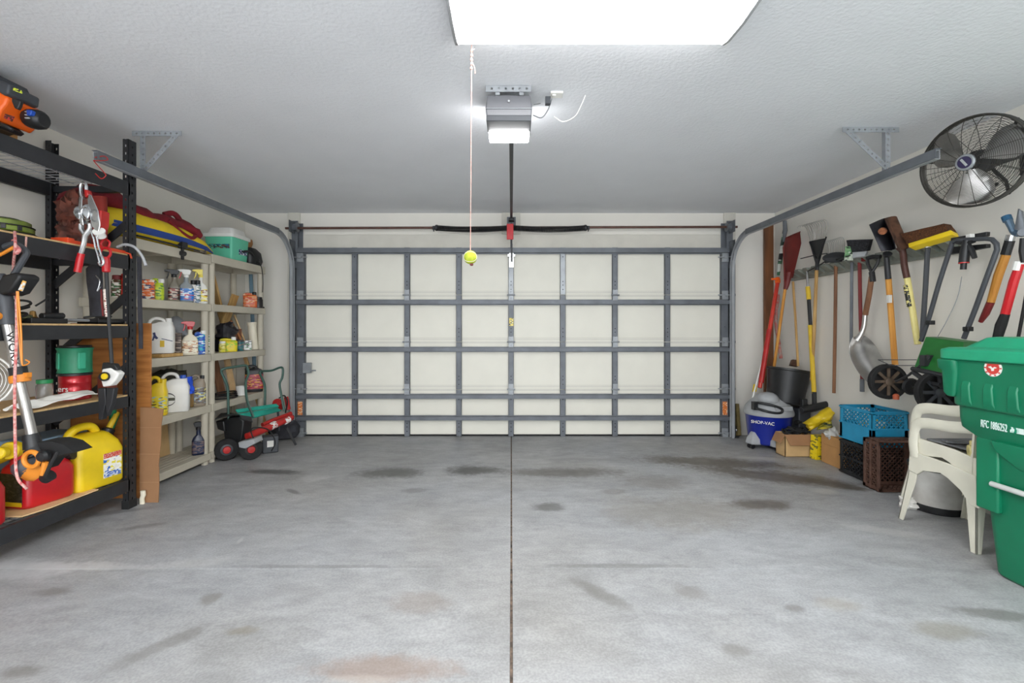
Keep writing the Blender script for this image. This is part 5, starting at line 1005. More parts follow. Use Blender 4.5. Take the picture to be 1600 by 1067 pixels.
# red leaf scoop with wooden handle
k = thing('red_snow_shovel', 'dark red plastic scoop with a ribbed edge standing on its wooden handle in the corner', 'scoop', (2.85, 4.95, 0))
b = B(); b.patch([at(1226, 440, 4.70), at(1238, 434, 4.76), at(1251, 380, 4.77), at(1224, 386, 4.68)], .014, 8, bulge=-.02); b.patch([at(1224, 386, 4.68), at(1251, 380, 4.77), at(1249, 362, 4.78), at(1229, 371, 4.70)], .014, 8, bulge=-.02)
b.tube([at(1232, 425, 4.72), at(1229, 445, 4.74), at(1227, 452, 4.74)], [.04, .026, .020], 10)
for i in range(8): u = i/7; p = at(1228+21*u, 373-9*u, 4.69+.07*u); b.tube([p, p+V((.0, -.012, .012))], .006, 6)
part('scoop', b, mat('scoop_red', '6a1e1a', .5), k)
b = B(); b.tube([at(1227, 450, 4.75), at(1211, 562, 4.80), at(1205, 610, 4.82)], .0145, 10); part('handle', b, M_['handle'], k)
b = B(); b.tube(curve([at(1216, 460, 4.98), at(1212, 500, 4.98), at(1216, 530, 4.97), at(1220, 560, 4.95)]), [.012+.008*abs(math.sin(i)) for i in range(16)], 8); solo('red_tape', 'red and silver garden tape hanging beside the wooden stud', 'tape', b, mat('flag_red', 'a02418', .6, var=.4, scale=30, dirt='9a9a90'))
def rod(name, label, pts, r, m, X=2.94, cat='tool handle', grp=None): b = B(); pole(b, pts, r, X); return solo(name, label, cat, b, m, group=grp)
rod('wooden_dowel', 'thin pale wooden pole hanging beside the red scoop', [(1239, 440), (1243, 500), (1247, 572)], .0115, M_['pine'], 2.92, 'wooden pole')
# yellow and black scrubber pole, long head on the floor side
k = thing('push_squeegee', 'yellow and black telescopic pole with a black head standing upside down by the wall', 'squeegee', (2.9, 4.6, 0))
b = B(); pole(b, [(1262, 448), (1264, 468)], .021); part('yellow_grip', b, M_['yellowd'], k)
b = B(); pole(b, [(1266, 508), (1272, 615)], .021); part('yellow_tube', b, M_['yellowd'], k)
b = B(); pole(b, [(1263.5, 466), (1266.5, 510)], .017); part('black_grip', b, M_['black'], k)
b = B(); pole(b, [(1272, 612), (1272.5, 634)], .021); part('head_socket', b, M_['black'], k)
b = B(); pole(b, [(1261, 424), (1262.5, 450)], .011); part('pole_tip', b, M_['chrome'], k)
b = B(); b.tube([at(1252, 641, 4.42), at(1272, 637, 4.42), at(1294, 631, 4.42)], [.035, .038, .03], 10); b.box(-.025, .025, -.02, .02, -.04, .08, 0, Matrix.Translation(at(1256, 636, 4.45))); part('head', b, M_['black'], k, bevel=.004)
# leaf rakes
def rake(name, label, base, top, tip, X, m, n):
    """spring tines: each leaves the holder, runs up and hooks over at its tip; base/top/tip are the first and last tine"""
    k = thing(name, label, 'leaf rake', R_(base[0][0], base[0][1]+30, X)); b = B()
    for i in range(n):
        u = i/(n-1); L = lambda p: (p[0][0]*(1-u)+p[1][0]*u, p[0][1]*(1-u)+p[1][1]*u)
        p0, p2, p3 = L(base), L(top), L(tip); p1 = ((p0[0]+p2[0])/2+1.5, (p0[1]+p2[1])/2)
        b.tube(curve([R_(*p0, X), R_(*p1, X-.01), R_(*p2, X-.02), R_(*p3, X-.04), R_(p3[0]-3, p3[1]+3.5, X-.045)], 4), .0042, 5)
    part('tines', b, m, k); return k
k = rake('leaf_rake', 'steel leaf rake with long curved tines and a black fan holder, tines up', ((1266, 377), (1289, 371)), ((1258, 354), (1293, 347)), ((1249, 353), (1287, 343)), 2.90, mat('tine_steel', 'b5b3ac', .4, .3), 11)
b = B(); b.patch([R_(1275, 412, 2.89), R_(1279, 412, 2.89), R_(1290, 372, 2.88), R_(1265, 377, 2.88)], .012, 4); pole(b, [(1276.5, 422), (1277, 405)], .017, 2.89); b.tube([R_(1275, 404, 2.88), R_(1265, 378, 2.87)], .007, 6); b.tube([R_(1279, 404, 2.88), R_(1291, 370, 2.87)], .007, 6); b.tube([R_(1251, 404, 2.88), R_(1272, 399, 2.88), R_(1292, 396, 2.88)], .005, 6); b.tube(curve([R_(1292, 396, 2.88), R_(1293, 404, 2.88), R_(1284, 412, 2.88), R_(1262, 424, 2.9)]), .006, 6); part('fan_holder', b, M_['black'], k)
b = B(); pole(b, [(1276, 421), (1272, 520), (1268, 594)], .0155, 2.93); part('handle', b, M_['pine'], k)
k = rake('leaf_rake', 'smaller steel leaf rake with a dark oval plate behind the black broom', ((1293, 404), (1317, 400)), ((1293, 380), (1318, 373)), ((1286, 379), (1312, 371)), 2.93, MATS['tine_steel'], 10)
b = B(); b.lathe([(0, -.008), (.09, -.006), (.10, 0), (.09, .006), (0, .008)], R_(1306, 402, 2.87), 20, axis=(-.5, -.7, .25), sy=.5); b.tube([R_(1290, 410, 2.88), R_(1306, 406, 2.87), R_(1320, 402, 2.87)], .010, 6); part('fan_plate', b, M_['black'], k)
b = B(); pole(b, [(1306, 418), (1305, 500), (1303, 614)], .0145, 2.94); pole(b, [(1306, 414), (1306, 419)], .016, 2.94); part('handle', b, M_['oldwood'], k)
# black angle broom
k = thing('angle_broom', 'black bristle broom with a green bracket and thin grey handle hanging bristles up', 'broom', R_(1342, 400))
b = B(); vs = []; 
c = [R_(1329, 394, 2.86), R_(1357, 392, 2.92), R_(1362, 374, 2.93), R_(1325, 375, 2.84)]; b.patch(c, .05, 8, wob=.004); part('bristles', b, mat('black_bristles', '26262a', .9, var=.5, scale=90), k)
b = B(); b.patch([R_(1329, 404, 2.85), R_(1352, 401, 2.90), R_(1356, 393, 2.91), R_(1330, 395, 2.86)], .03, 3); part('broom_head', b, M_['lgrey'], k, bevel=.003)
b = B(); b.patch([R_(1321, 407, 2.83), R_(1331, 407, 2.84), R_(1329, 385, 2.84), R_(1323, 385, 2.83)], .03, 3); part('green_bracket', b, printed('green_bracket', ('6a9a6a', '88b080', '2a3a2a', 'c0c8b8'), 30), k, bevel=.003)
b = B(); pole(b, [(1331, 410), (1330, 540)], .0125, 2.93); part('handle', b, M_['steel_dk'], k)
k = thing('red_handled_hoe', 'dark red straight handled tool hanging behind the aluminium scoop', 'hoe', R_(1343, 500))
b = B(); pole(b, [(1343, 408), (1344, 470), (1347, 592)], .0145, 2.95); part('handle', b, M_['dred'], k)
b = B(); pole(b, [(1347, 592), (1347, 612)], .017, 2.95); part('tip', b, M_['steel_dk'], k, bevel=.002)
b = B(); b.patch([R_(1337, 409, 2.93), R_(1352, 408, 2.95), R_(1350, 402, 2.95), R_(1336, 404, 2.93)], .01, 3); part('blade', b, M_['dred'], k)
# aluminium grain scoop hanging by its D handle
k = thing('aluminium_scoop', 'large polished aluminium grain scoop hanging blade down by its black handle', 'scoop shovel', R_(1360, 480))
b = B(); pole(b, [(1362, 432), (1358, 460), (1352, 492)], .020, 2.88); part('shaft', b, M_['oldwood'], k)
b = B(); pole(b, [(1364, 440), (1362, 425)], .021, 2.88); b.tube([R_(1362, 426, 2.88), R_(1356, 412, 2.86), R_(1355, 405, 2.86)], .012, 8); b.tube([R_(1362, 426, 2.88), R_(1371, 412, 2.90), R_(1373, 404, 2.90)], .012, 8); b.tube([R_(1354, 404, 2.86), R_(1364, 401, 2.88), R_(1376, 401, 2.90)], [.016, .018, .016], 10); part('grip', b, M_['black'], k)
b = B(); b.tube(curve([R_(1352, 490, 2.88), R_(1350, 510, 2.87), R_(1345, 523, 2.85), R_(1339, 532, 2.83)]), [.019, .018, .018, .018, .018, .018, .018, .018, .018, .019, .02, .022, .024, .026, .028, .03], 12); part('socket', b, M_['alu'], k)
b = B()
rows = [((1332, 526), (1349, 523), 2.83, .02), ((1326, 540), (1362, 530), 2.82, .05), ((1327, 556), (1374, 548), 2.80, .07), ((1336, 574), (1383, 566), 2.80, .07), ((1347, 590), (1387, 584), 2.80, .06), ((1360, 600), (1382, 600), 2.80, .04)]
L_ = []; nn = 9
for (l, r_, Xb, dp) in rows:
    a = R_(l[0], l[1], Xb); e = R_(r_[0], r_[1], Xb+.10); row = []
    nrm = V((.55, .80, .1))
    for j in range(nn): u = j/(nn-1); row.append(a*(1-u)+e*u+nrm*(dp*math.sin(PI*u)-.02))
    L_.append(row)
vs = [p for r_ in L_ for p in r_]+[p+V((.0, .006, .0)) for r_ in L_ for p in r_]; fs = []; K = len(L_)*nn
for i in range(len(L_)-1):
    for j in range(nn-1): a = i*nn+j; fs += [(a, a+1, a+nn+1, a+nn), (K+a+nn, K+a+nn+1, K+a+1, K+a)]
for i in range(len(L_)-1): a = i*nn; fs += [(a, a+nn, K+a+nn, K+a), (a+nn-1+nn, a+nn-1, K+a+nn-1, K+a+nn-1+nn)]
for j in range(nn-1): fs += [(j+1, j, K+j, K+j+1), ((len(L_)-1)*nn+j, (len(L_)-1)*nn+j+1, K+(len(L_)-1)*nn+j+1, K+(len(L_)-1)*nn+j)]
b.add(vs, fs); o = part('scoop_blade', b, M_['alu'], k, ang=60); sd = o.modifiers.new('smooth', 'SUBSURF'); sd.levels = sd.render_levels = 2
# square shovel, blade up
k = thing('square_shovel', 'square point shovel with a black blade up and a golden wooden handle', 'shovel', R_(1388, 400))
b = B(); p00, p10, p11, p01 = R_(1377, 393, 2.84), R_(1398, 392, 2.93), R_(1381, 341, 2.93), R_(1358, 351, 2.78)
b.patch([p00, p10, p11, p01], .005, 8, bulge=.02); b.patch([p10, R_(1399, 388, 2.90), R_(1392, 350, 2.86), p11], .005, 4); part('blade', b, mat('black_blade', '34343a', .4, .5, .15, 12), k)
b = B(); c_ = R_(1377, 360, 2.845); b.lathe([(0, 0), (.028, 0), (.02, .004), (0, .005)], R_(1379, 361, 2.80), 10, axis=(-.6, -.7, .1)); part('orange_sticker', b, mat('old_sticker', 'a8673f', .8, var=.5, scale=60, dirt='5a3a30'), k)
b = B(); b.tube([R_(1387, 396, 2.87), R_(1385, 402, 2.88), R_(1388, 436, 2.90)], [.03, .019, .0205], 12); part('socket', b, M_['blackm'], k)
b = B(); pole(b, [(1388, 435), (1393, 500), (1398.5, 570)], .0205, 2.91); part('handle', b, M_['handle'], k)
b = B(); q0 = R_(1389.5, 467, 2.89); b.box(-.012, .012, -.012, .012, -.03, .03, 0, Matrix.Translation(q0)); part('worn_label', b, M_['paper'], k)
# rusty square shovel with fibreglass handle
k = thing('rusty_shovel', 'rusty brown shovel blade up with a pale yellow fibreglass handle', 'shovel', R_(1416, 400))
b = B(); b.patch([R_(1406, 392, 2.80), R_(1415, 390, 2.90), R_(1398, 345, 2.90), R_(1382, 341, 2.80)], .006, 8, bulge=.04); b.patch([R_(1405, 392, 2.80), R_(1408, 391, 2.78), R_(1388, 342, 2.78), R_(1382, 341, 2.80)], .006, 3); part('blade', b, M_['rust'], k)
b = B(); b.tube(curve([R_(1408, 386, 2.84), R_(1411, 396, 2.85), R_(1413, 415, 2.87), R_(1417, 434, 2.88)]), [.034, .030, .026, .023, .021]+[.021]*11, 12); part('socket', b, mat('brown_paint', '4e2e26', .5, .2), k)
b = B(); pole(b, [(1417, 432), (1425, 480), (1434, 538)], .020, 2.89); part('handle', b, M_['lemon'], k)
b = B(); b.tube([R_(1415.5, 446, 2.875), R_(1421.5, 479, 2.875)], .0165, 10); part('black_lettering_band', b, printed('razor_label', ('2a2a24', 'd8cc80', '2a2a24', '1f1f1a'), 70, stretch=(1, 1, 2)), k)
# push broom, bristles up
k = thing('push_broom', 'push broom with brown bristles and a yellow block, bristles up on the rail', 'push broom', R_(1450, 370))
b = B(); b0 = B(); A0, A1 = R_(1424, 384, 2.84), R_(1492, 366, 2.88); A2, A3 = R_(1480, 350, 2.88), R_(1412, 366, 2.84)
b.patch([A0+V((0, 0, .0)), A1, A2, A3], .055, 12, wob=.006, seed=2); part('bristles', b, mat('brown_bristles', '5a3418', .95, var=.6, scale=120, dirt='2e1a0c', bump=.9, bscale=200), k)
b = B(); b.patch([R_(1425, 389, 2.82), R_(1494, 369, 2.87), R_(1491, 362, 2.87), R_(1424, 383, 2.83)], .06, 4); part('block', b, M_['yellow'], k, bevel=.004)
b = B(); pole(b, [(1450, 376), (1450, 387)], .02, 2.87); part('ferrule', b, M_['alu'], k)
b = B(); pole(b, [(1449.5, 387), (1446, 450), (1441, 526)], .0155, 2.88); part('handle', b, M_['dgrey'], k)
# black garden spray gun hanging from black bars
b = B(); b.patch([R_(1488, 372, 2.84), R_(1545, 362, 2.88), R_(1544, 369, 2.88), R_(1488, 379, 2.84)], .03, 3); b.patch([R_(1486, 386, 2.84), R_(1545, 381, 2.86), R_(1545, 387, 2.86), R_(1486, 398, 2.84)], .03, 3); b.box(-.015, .015, -.015, .015, -.012, .02, 1, Matrix.Translation(R_(1516, 371, 2.83)))
solo('black_hoe_head', 'pair of flat black bars with a pale clip on the end of the tool rail', 'bracket', b, [M_['black'], M_['white']], bevel=.003)
k = thing('spray_gun', 'black garden spray gun with a short barrel hanging below the black bars', 'spray gun', R_(1510, 390, 2.8))
b = B(); b.tube([R_(1511, 375, 2.80), R_(1508, 392, 2.80), R_(1506, 410, 2.80)], [.02, .026, .026], 12); b.tube([R_(1506, 410, 2.80), R_(1505, 421, 2.80)], .016, 12); part('barrel', b, M_['black'], k)
b = B(); b.tube([R_(1512, 380, 2.80), R_(1518, 390, 2.80), R_(1523, 403, 2.80)], [.012, .015, .013], 8); b.tube([R_(1496, 378, 2.80), R_(1511, 380, 2.80), R_(1522, 376, 2.80)], .014, 8); part('trigger', b, M_['black'], k)
b = B(); b.lathe([(0, 0), (.027, 0), (.027, .006), (0, .006)], R_(1506, 410, 2.80), 12, axis=(0, 0, -1)); part('red_ring', b, M_['redm'], k)
# broadcast spreader hanging on the wall
sp = thing('drop_spreader', 'green drop spreader with black wheels hanging on the wall by its tube handle', 'lawn spreader', (2.7, 3.2, 1.1))
Xs = 2.80
def S_(px, py, X=Xs): return onx(px, py, X)
b = B()
b.tube(curve([S_(1439, 533), S_(1452, 495), S_(1468, 440), S_(1485, 388)], 3), .0135, 10); b.tube([S_(1485, 388), S_(1488, 379), S_(1496, 375), S_(1540, 373), S_(1550, 374), S_(1557, 381), S_(1558, 390), S_(1545, 425), S_(1525, 480), S_(1506, 529)], .0135, 10); part('handle_tube', b, M_['dgrey'], sp)
b = B()
for a, c_ in (((1450, 500), (1457, 508)), ((1508, 512), (1517, 516))): p = S_((a[0]+c_[0])/2, (a[1]+c_[1])/2, Xs-.01); b.box(-.018, .018, -.018, .018, -.014, .014, 0, Matrix.Translation(p)); b.tube([p+V((-.04, -.01, .0)), p+V((.02, .01, 0))], .006, 6)
part('wing_nut', b, M_['black'], sp, bevel=.004)
ya, ye = S_(1446, 530).y, S_(1512, 530, 2.86).y
h0, h1, h2, h3 = S_(1446, 524, 2.84), S_(1512, 533, 2.86), S_(1500, 590, 2.70), S_(1425, 572, 2.72)
b = B(); 
fr_ = [S_(1446, 526, 2.78), S_(1505, 534, 2.78), S_(1500, 596, 2.66), S_(1428, 574, 2.68)]
bk = [p+V((.16, .06, .0)) for p in fr_]; bk[2] = bk[2]+V((-.06, 0, .02)); bk[3] = bk[3]+V((-.06, 0, .02))
b.loft([[tuple(p) for p in fr_], [tuple(p) for p in bk]]); part('hopper', b, M_['green'], sp, bevel=.006)
b = B(); b.tube([S_(1426, 576, 2.66), S_(1497, 592, 2.64)], .016, 8); b.tube([S_(1400, 596, 2.70), S_(1420, 586, 2.68), S_(1437, 572, 2.66)], .008, 8); b.tube([S_(1428, 582, 2.66), S_(1450, 598, 2.66), S_(1470, 602, 2.66)], .015, 8); b.box(-.03, .03, -.02, .02, -.04, .03, 0, Matrix.Translation(S_(1448, 562, 2.70))); b.tube([S_(1443, 570, 2.68), S_(1452, 555, 2.70)], .014, 8); part('axle_frame', b, M_['blackm'], sp)
b = B(); b.tube([S_(1372, 562, 2.72), S_(1432, 562, 2.72)], .003, 6); b.tube([S_(1372, 562, 2.72), S_(1392, 571, 2.72), S_(1432, 571, 2.72)], .003, 6); part('wire_rod', b, M_['dgrey'], sp)
for (px, py, r, Xh, rim) in ((1387, 596, 27.5, 2.76, 1), (1466, 613, 33, 2.70, 0)):
    c_ = onx(px, py, Xh); s_ = F/c_.y; R0 = r/s_; ax_ = V((-.12, -1, 0)).normalized()
    b = B(); b.lathe([(R0*.78, -.022), (R0*.96, -.022), (R0, -.015), (R0, .015), (R0*.96, .022), (R0*.78, .022), (R0*.78, -.022)], c_, 32, axis=ax_); wh = part('wheel', b, M_['rubber'], sp)
    b = B(); sd_, up_ = frame(ax_)
    for i in range(8):
        a = 2*PI*i/8; d0 = sd_*math.cos(a)+up_*math.sin(a); b.bar(c_+ax_*.012, c_+d0*R0*.8+ax_*.008, .02, .008, up=ax_)
    b.lathe([(0, -.02), (R0*.22, -.02), (R0*.22, .022), (.012, .03), (0, .03)], c_, 16, axis=ax_); b.lathe([(0, -.012), (R0*.78, -.012), (R0*.78, -.008), (0, -.008)], c_, 28, 1, axis=ax_); part('spokes', b, [mat('rusty_spokes', '6a5a4c', .6, .3, .3) if rim else M_['dgrey'], M_['black']], wh)
c_ = onx(1424, 604, 2.72); b = B(); b.lathe([(0, -.015), (.05, -.015), (.058, 0), (.05, .015), (0, .015)], c_, 18, axis=(-.12, -1, 0)); b.tube([c_, S_(1440, 596, 2.68)], .008, 6); part('gear_wheel', b, M_['black'], sp)
b = B(); b.lathe([(0, -.02), (.018, -.018), (.02, .01), (.012, .02), (0, .022)], onx(1400, 620, 2.74), 12); part('orange_plug', b, mat('dull_orange', 'b85a3a', .6), sp)
b = B(); b.tube(curve([onx(1503, 432, 2.9), onx(1496, 465, 2.88), onx(1480, 500, 2.85), onx(1462, 532, 2.82), onx(1448, 562, 2.76)]), .0022, 5); part('control_cable', b, M_['mgrey'], sp)

# loppers
k = thing('wood_handled_lopper', 'long lopper with a wooden handle dipped in red and a blue tipped blade', 'lopper', onx(1560, 420, 2.93))
b = B(); pole(b, [(1572, 398), (1560, 430), (1548, 472)], [.021, .022, .019], 2.88); part('handle', b, M_['handle'], k)
b = B(); pole(b, [(1548, 472), (1540, 490), (1532, 503)], [.0195, .019, .012], 2.88); part('red_grip', b, M_['dred'], k)
b = B(); pole(b, [(1578, 376), (1571, 398)], .023, 2.88); part('black_collar', b, M_['black'], k)
b = B(); pole(b, [(1580, 367), (1577, 377)], .022, 2.88); part('ferrule', b, M_['chrome'], k)
b = B(); b.tube(curve([R_(1574, 341, 2.86), R_(1579, 352, 2.87), R_(1584, 362, 2.88), R_(1592, 366, 2.88)]), [.02, .02, .019, .018, .017, .017, .016, .016, .016, .016, .016, .016, .016, .016, .016, .016], 10); part('blade', b, mat('blue_steel', '5a7288', .4, .4), k)
b = B(); b.tube([R_(1572, 338, 2.86), R_(1575, 345, 2.86)], .023, 10); part('blue_tip', b, mat('tip_blue', '24587a', .5), k)
k = thing('red_lopper', 'red handled lopper with black grips and dark blades beside the wooden one', 'lopper', onx(1585, 420, 2.9))
b = B(); pole(b, [(1594, 412), (1584, 440), (1570, 492)], [.02, .022, .021], 2.86); part('handle', b, M_['red'], k)
b = B(); pole(b, [(1592, 408), (1588, 422)], .022, 2.855); part('white_band', b, M_['white'], k)
b = B(); pole(b, [(1571, 490), (1564, 508), (1558, 530)], [.021, .026, .022], 2.86); part('black_grip', b, M_['rubber'], k)
b = B(); b.tube([R_(1600, 372, 2.86), R_(1598, 392, 2.86), R_(1601, 410, 2.86)], .017, 10); part('shank', b, M_['black'], k)
b = B(); b.patch([R_(1586, 358, 2.85), R_(1602, 362, 2.86), R_(1598, 330, 2.86), R_(1592, 326, 2.85)], .012, 4, bulge=.006); b.lathe([(0, -.02), (.02, -.02), (.02, .02), (0, .02)], R_(1597, 364, 2.85), 12, axis=(-.7, -.7, 0)); part('blade', b, M_['steel_dk'], k)
b = B(); pole(b, [(1606, 445), (1600, 480), (1591, 528)], .008, 2.90); solo('black_cable', 'thin black cable hanging at the right edge beside the red lopper', 'cable', b, M_['rubber'])

# ================================================================== wall fan
fn = thing('wall_fan', 'large round wire caged wall fan with metal blades below the ceiling', 'wall fan', (2.75, 2.66, 2.2))
fc = V((2.675, 2.665, 2.183)); phi, tau = math.radians(71), math.radians(9)
nz_ = V((-math.sin(phi)*math.cos(tau), -math.cos(phi)*math.cos(tau), -math.sin(tau))).normalized(); RF = .25
sd_ = nz_.cross(V((0, 0, 1))).normalized(); up_ = sd_.cross(nz_).normalized()
def FP(r, a, h): return fc+sd_*(r*math.cos(a))+up_*(r*math.sin(a))+nz_*h
def dome(r, s=1): return s*(.018+.065*math.sqrt(max(0, 1-(r/RF)**2)))
wm = mat('fan_wire', '4e4b46', .4, .6)
for s, nr, name in ((1, 26, 'front_grille'), (-1, 14, 'rear_grille')):
    b = B()
    for i in range(nr): r = .05+(RF-.052)*i/(nr-1); b.tube([FP(r, 2*PI*j/40, dome(r, s)) for j in range(40)], .0011 if s > 0 else .0012, 4, closed=True)
    for i in range(18 if s > 0 else 12):
        a = 2*PI*i/(18 if s > 0 else 12); b.tube([FP(r, a+(.15*(r/RF) if s > 0 else 0), dome(r, s)) for r in (.045, .10, .16, .21, .245, RF)], .0018, 5)
    part(name, b, wm, fn)
b = B(); b.tube([FP(RF, 2*PI*j/56, 0) for j in range(56)], [(.006, .017)]*56, 8, closed=True, up=nz_); b.tube([FP(RF+.002, 2*PI*j/56, .020) for j in range(56)], .006, 6, closed=True); b.tube([FP(RF+.002, 2*PI*j/56, -.020) for j in range(56)], .005, 6, closed=True); part('cage_rim', b, mat('rim_dark', '45433f', .4, .5), fn)
b = B(); Mx = basis(fc+nz_*.085, up_, sd_); b.lathe([(0, -.012), (.046, -.012), (.046, .0), (.040, .006), (.034, .006), (.034, .004), (0, .004)], (0, 0, 0), 28, M=Mx); part('hub_ring', b, M_['steel'], fn)
b = B(); b.lathe([(0, .004), (.033, .004), (.031, .009), (0, .010)], (0, 0, 0), 28, M=Mx); part('purple_badge', b, mat('badge_purple', '2a2348', .4), fn)
b = B(); b.box(-.024, .024, -.006, .006, .010, .0115, 0, Mx @ Matrix.Rotation(.5, 4, 'Z')); part('badge_script', b, M_['lgrey'], fn)
for i in range(3):
    b = B(); a0 = 2*PI*i/3+.55; rows = []
    for r in (.04, .09, .14, .19, .225, .238):
        wd = {.04: .3, .09: .55, .14: .60, .19: .55, .225: .42, .238: .25}[r]; rows.append([FP(r, a0+wd*(u-.5)*2+(r*.8), .030*(u-.5)*2*(1.0)+.012*math.sin(PI*u)) for u in (0, .25, .5, .75, 1)])
    vs = [p for r_ in rows for p in r_]; K = len(vs); vs += [p-nz_*.0025 for p in vs]; fs = []
    for u in range(5):
        for j in range(4): a = u*5+j; fs += [(a, a+1, a+6, a+5), (K+a+5, K+a+6, K+a+1, K+a)]
    ed = [0, 1, 2, 3, 4, 9, 14, 19, 24, 29, 28, 27, 26, 25, 20, 15, 10, 5]
    for i2 in range(len(ed)): a, c2 = ed[i2], ed[(i2+1) % len(ed)]; fs.append((c2, a, a+K, c2+K))
    b.add(vs, fs); part('blade', b, M_['alu'], fn, ang=70)
b = B(); b.lathe([(0, -.13), (.05, -.13), (.065, -.11), (.065, -.03), (.03, -.02), (.03, .03), (0, .03)], (0, 0, 0), 24, M=basis(fc, up_, sd_)); part('motor', b, M_['blackm'], fn)
b = B(); wp = V((WR, fc.y-.02, fc.z+.06)); b.tube([fc-nz_*.12, fc-nz_*.18+V((0, 0, -.02)), wp+V((-.08, -.02, -.02)), wp+V((-.01, 0, 0))], .02, 10); b.box(WR-.014, WR, fc.y-.10, fc.y+.06, fc.z-.06, fc.z+.18)
for a in (.3, 2.4, 4.2): b.tube([FP(.04, a, -.10), FP(.16, a, -.115), FP(RF, a, -.03)], .009, 6)
b.tube(curve([FP(.11, -.9, -.10), FP(.17, -1.1, -.10), FP(.19, -1.5, -.10), FP(.15, -1.9, -.10)]), .009, 6)
part('mounting_yoke', b, M_['blackm'], fn)
b = B(); b.tube(curve([fc-nz_*.12, V((2.93, 2.50, 2.26)), V((WR-.01, 2.42, 2.30)), V((WR-.006, 2.2, 2.36))]), .005, 6); part('power_lead', b, M_['rubber'], fn)

# ================================================================== right wall, floor level
# wet and dry vacuum
vc = onf(1200, 690); Vx, Vy = 2.63, 4.715; vz = fz(Vy)
vk = thing('shop_vacuum', 'blue and grey wet and dry shop vacuum on casters in the corner', 'shop vacuum', (Vx, Vy, vz))
T_ = Matrix.Translation((Vx, Vy, vz))
b = B(T_); b.lathe([(0, .045), (.17, .045), (.185, .06), (.215, .335), (.222, .345), (0, .345)], (0, 0, 0), 36); part('tank', b, M_['navy'], vk)
b = B(T_); b.lathe([(0, .335), (.228, .335), (.232, .355), (.225, .385), (.21, .42), (.17, .47), (.13, .50), (.11, .53), (.07, .55), (0, .555)], (0, 0, 0), 36); b.box(-.05, .12, -.215, -.16, .40, .445, 0); b.lump((-.05, -.08, .50), (.10, .10, .07), 3, .05); part('lid', b, M_['lgrey'], vk, bevel=.004)
b = B(T_); b.tube(curve([(-.205, -.10, .47), (-.15, -.17, .47), (-.05, -.215, .45), (.01, -.222, .42), (.0, -.225, .39), (-.06, -.222, .385), (-.14, -.20, .40), (-.205, -.14, .42)]), .013, 8, up=V((0, 0, 1))); b.box(-.225, -.185, -.15, -.09, .40, .48); part('handle', b, M_['black'], vk, bevel=.003)
for i, a in enumerate((-1.62, -2.85, -.05, 1.5)):
    M2 = T_ @ Matrix.Rotation(a, 4, 'Z'); b = B(M2)
    b.loft([[(x, y*.9, z) for x, y, z in ((.14, -.075, zz), (.20+f_, -.075, zz), (.245+f_, -.045, zz), (.245+f_, .045, zz), (.20+f_, .075, zz), (.14, .075, zz))] for zz, f_ in ((.045, 0), (.06, .01), (.10, -.005))]+[[(x, y*.5, z) for x, y, z in ((.16, -.05, .17), (.20, -.05, .165), (.212, -.03, .165), (.212, .03, .165), (.20, .05, .165), (.16, .05, .17))]]); part('caster_foot', b, M_['lgrey'], vk, bevel=.01, seg=3)
    b = B(M2); b.lathe([(0, -.012), (.022, -.012), (.024, 0), (.022, .012), (0, .012)], (.22, -.016, .024), 14, axis=(0, 1, 0)); b.lathe([(0, -.012), (.022, -.012), (.024, 0), (.022, .012), (0, .012)], (.22, .016, .024), 14, axis=(0, 1, 0)); b.tube([(.22, 0, .024), (.22, 0, .055)], .008, 8); part('caster', b, M_['chrome'] if i == 0 else M_['black'], vk)
tx = V((-.40, -.92, 0)).normalized(); rr_v = .2075
text('SHOP-VAC', .044, basis(V((Vx, Vy, vz+.275))+V((math.sin(-.75), -math.cos(-.75), 0))*rr_v, V((math.cos(-.75), math.sin(-.75), 0)), (0, 0, 1)), M_['white'], vk, ext=.006)
text('WET DRY VAC', .022, basis(V((Vx, Vy, vz+.222))+V((math.sin(-.45), -math.cos(-.45), 0))*(rr_v-.003), V((math.cos(-.45), math.sin(-.45), 0)), (0, 0, 1)), M_['white'], vk, name='small_lettering', ext=.004) if False else None
# black tub tilted behind
tb2 = thing('black_tub', 'black plastic tub resting tilted between the vacuum and the wall', 'tub', (2.78, 4.72, .6))
Mb = Matrix.Translation(at(1229, 603, 4.72)) @ Matrix.Rotation(.15, 4, 'Y') @ Matrix.Rotation(-.05, 4, 'X')
b = B(Mb); b.lathe([(0, -.175), (.155, -.175), (.165, -.165), (.192, .15), (.20, .155), (.20, .175), (.188, .175), (.17, -.14), (0, -.15)], (0, 0, 0), 36); part('body', b, M_['black'], tb2)
b = B(); b.box(2.87, 2.99, 4.60, 4.90, fz(4.8), .42); solo('grey_crate_support', 'dark box behind the vacuum holding up the tilted black tub', 'box', b, M_['dgrey'], bevel=.01)
b = B(); b.patch([at(1234, 571, 4.74), at(1246, 573, 4.74), at(1246, 563, 4.76), at(1237, 562, 4.76)], .03, 3); solo('stone_block', 'small brown block on the rim of the black tub', 'block', b, M_['rust'])
b = B(); a = onf(1152, 668); b.bar((at(1150, 632, 5.2).x+.01, 5.22, at(1150, 632, 5.2).z), (at(1157, 668, 5.05).x, 5.10, fz(5.1)+.03), .075, .035, up=V((1, 0, 0))); solo('olive_timber', 'short olive timber offcut leaning in the corner behind the vacuum', 'timber', b, mat('olive_wood', '6f6038', .8, var=.2), bevel=.002)
b = B(); a = at(1149, 674, 5.14); b.box(a.x-.04, a.x+.03, 5.12, 5.2, fz(5.15), a.z+.06); b.lathe([(0, 0), (.018, 0), (.012, .02), (0, .022)], (a.x, 5.12, a.z+.02), 10, 1, axis=(0, -1, 0)); solo('door_sensor', 'small black safety sensor on the floor beside the door track', 'sensor', b, [M_['black'], M_['chrome']], bevel=.004)
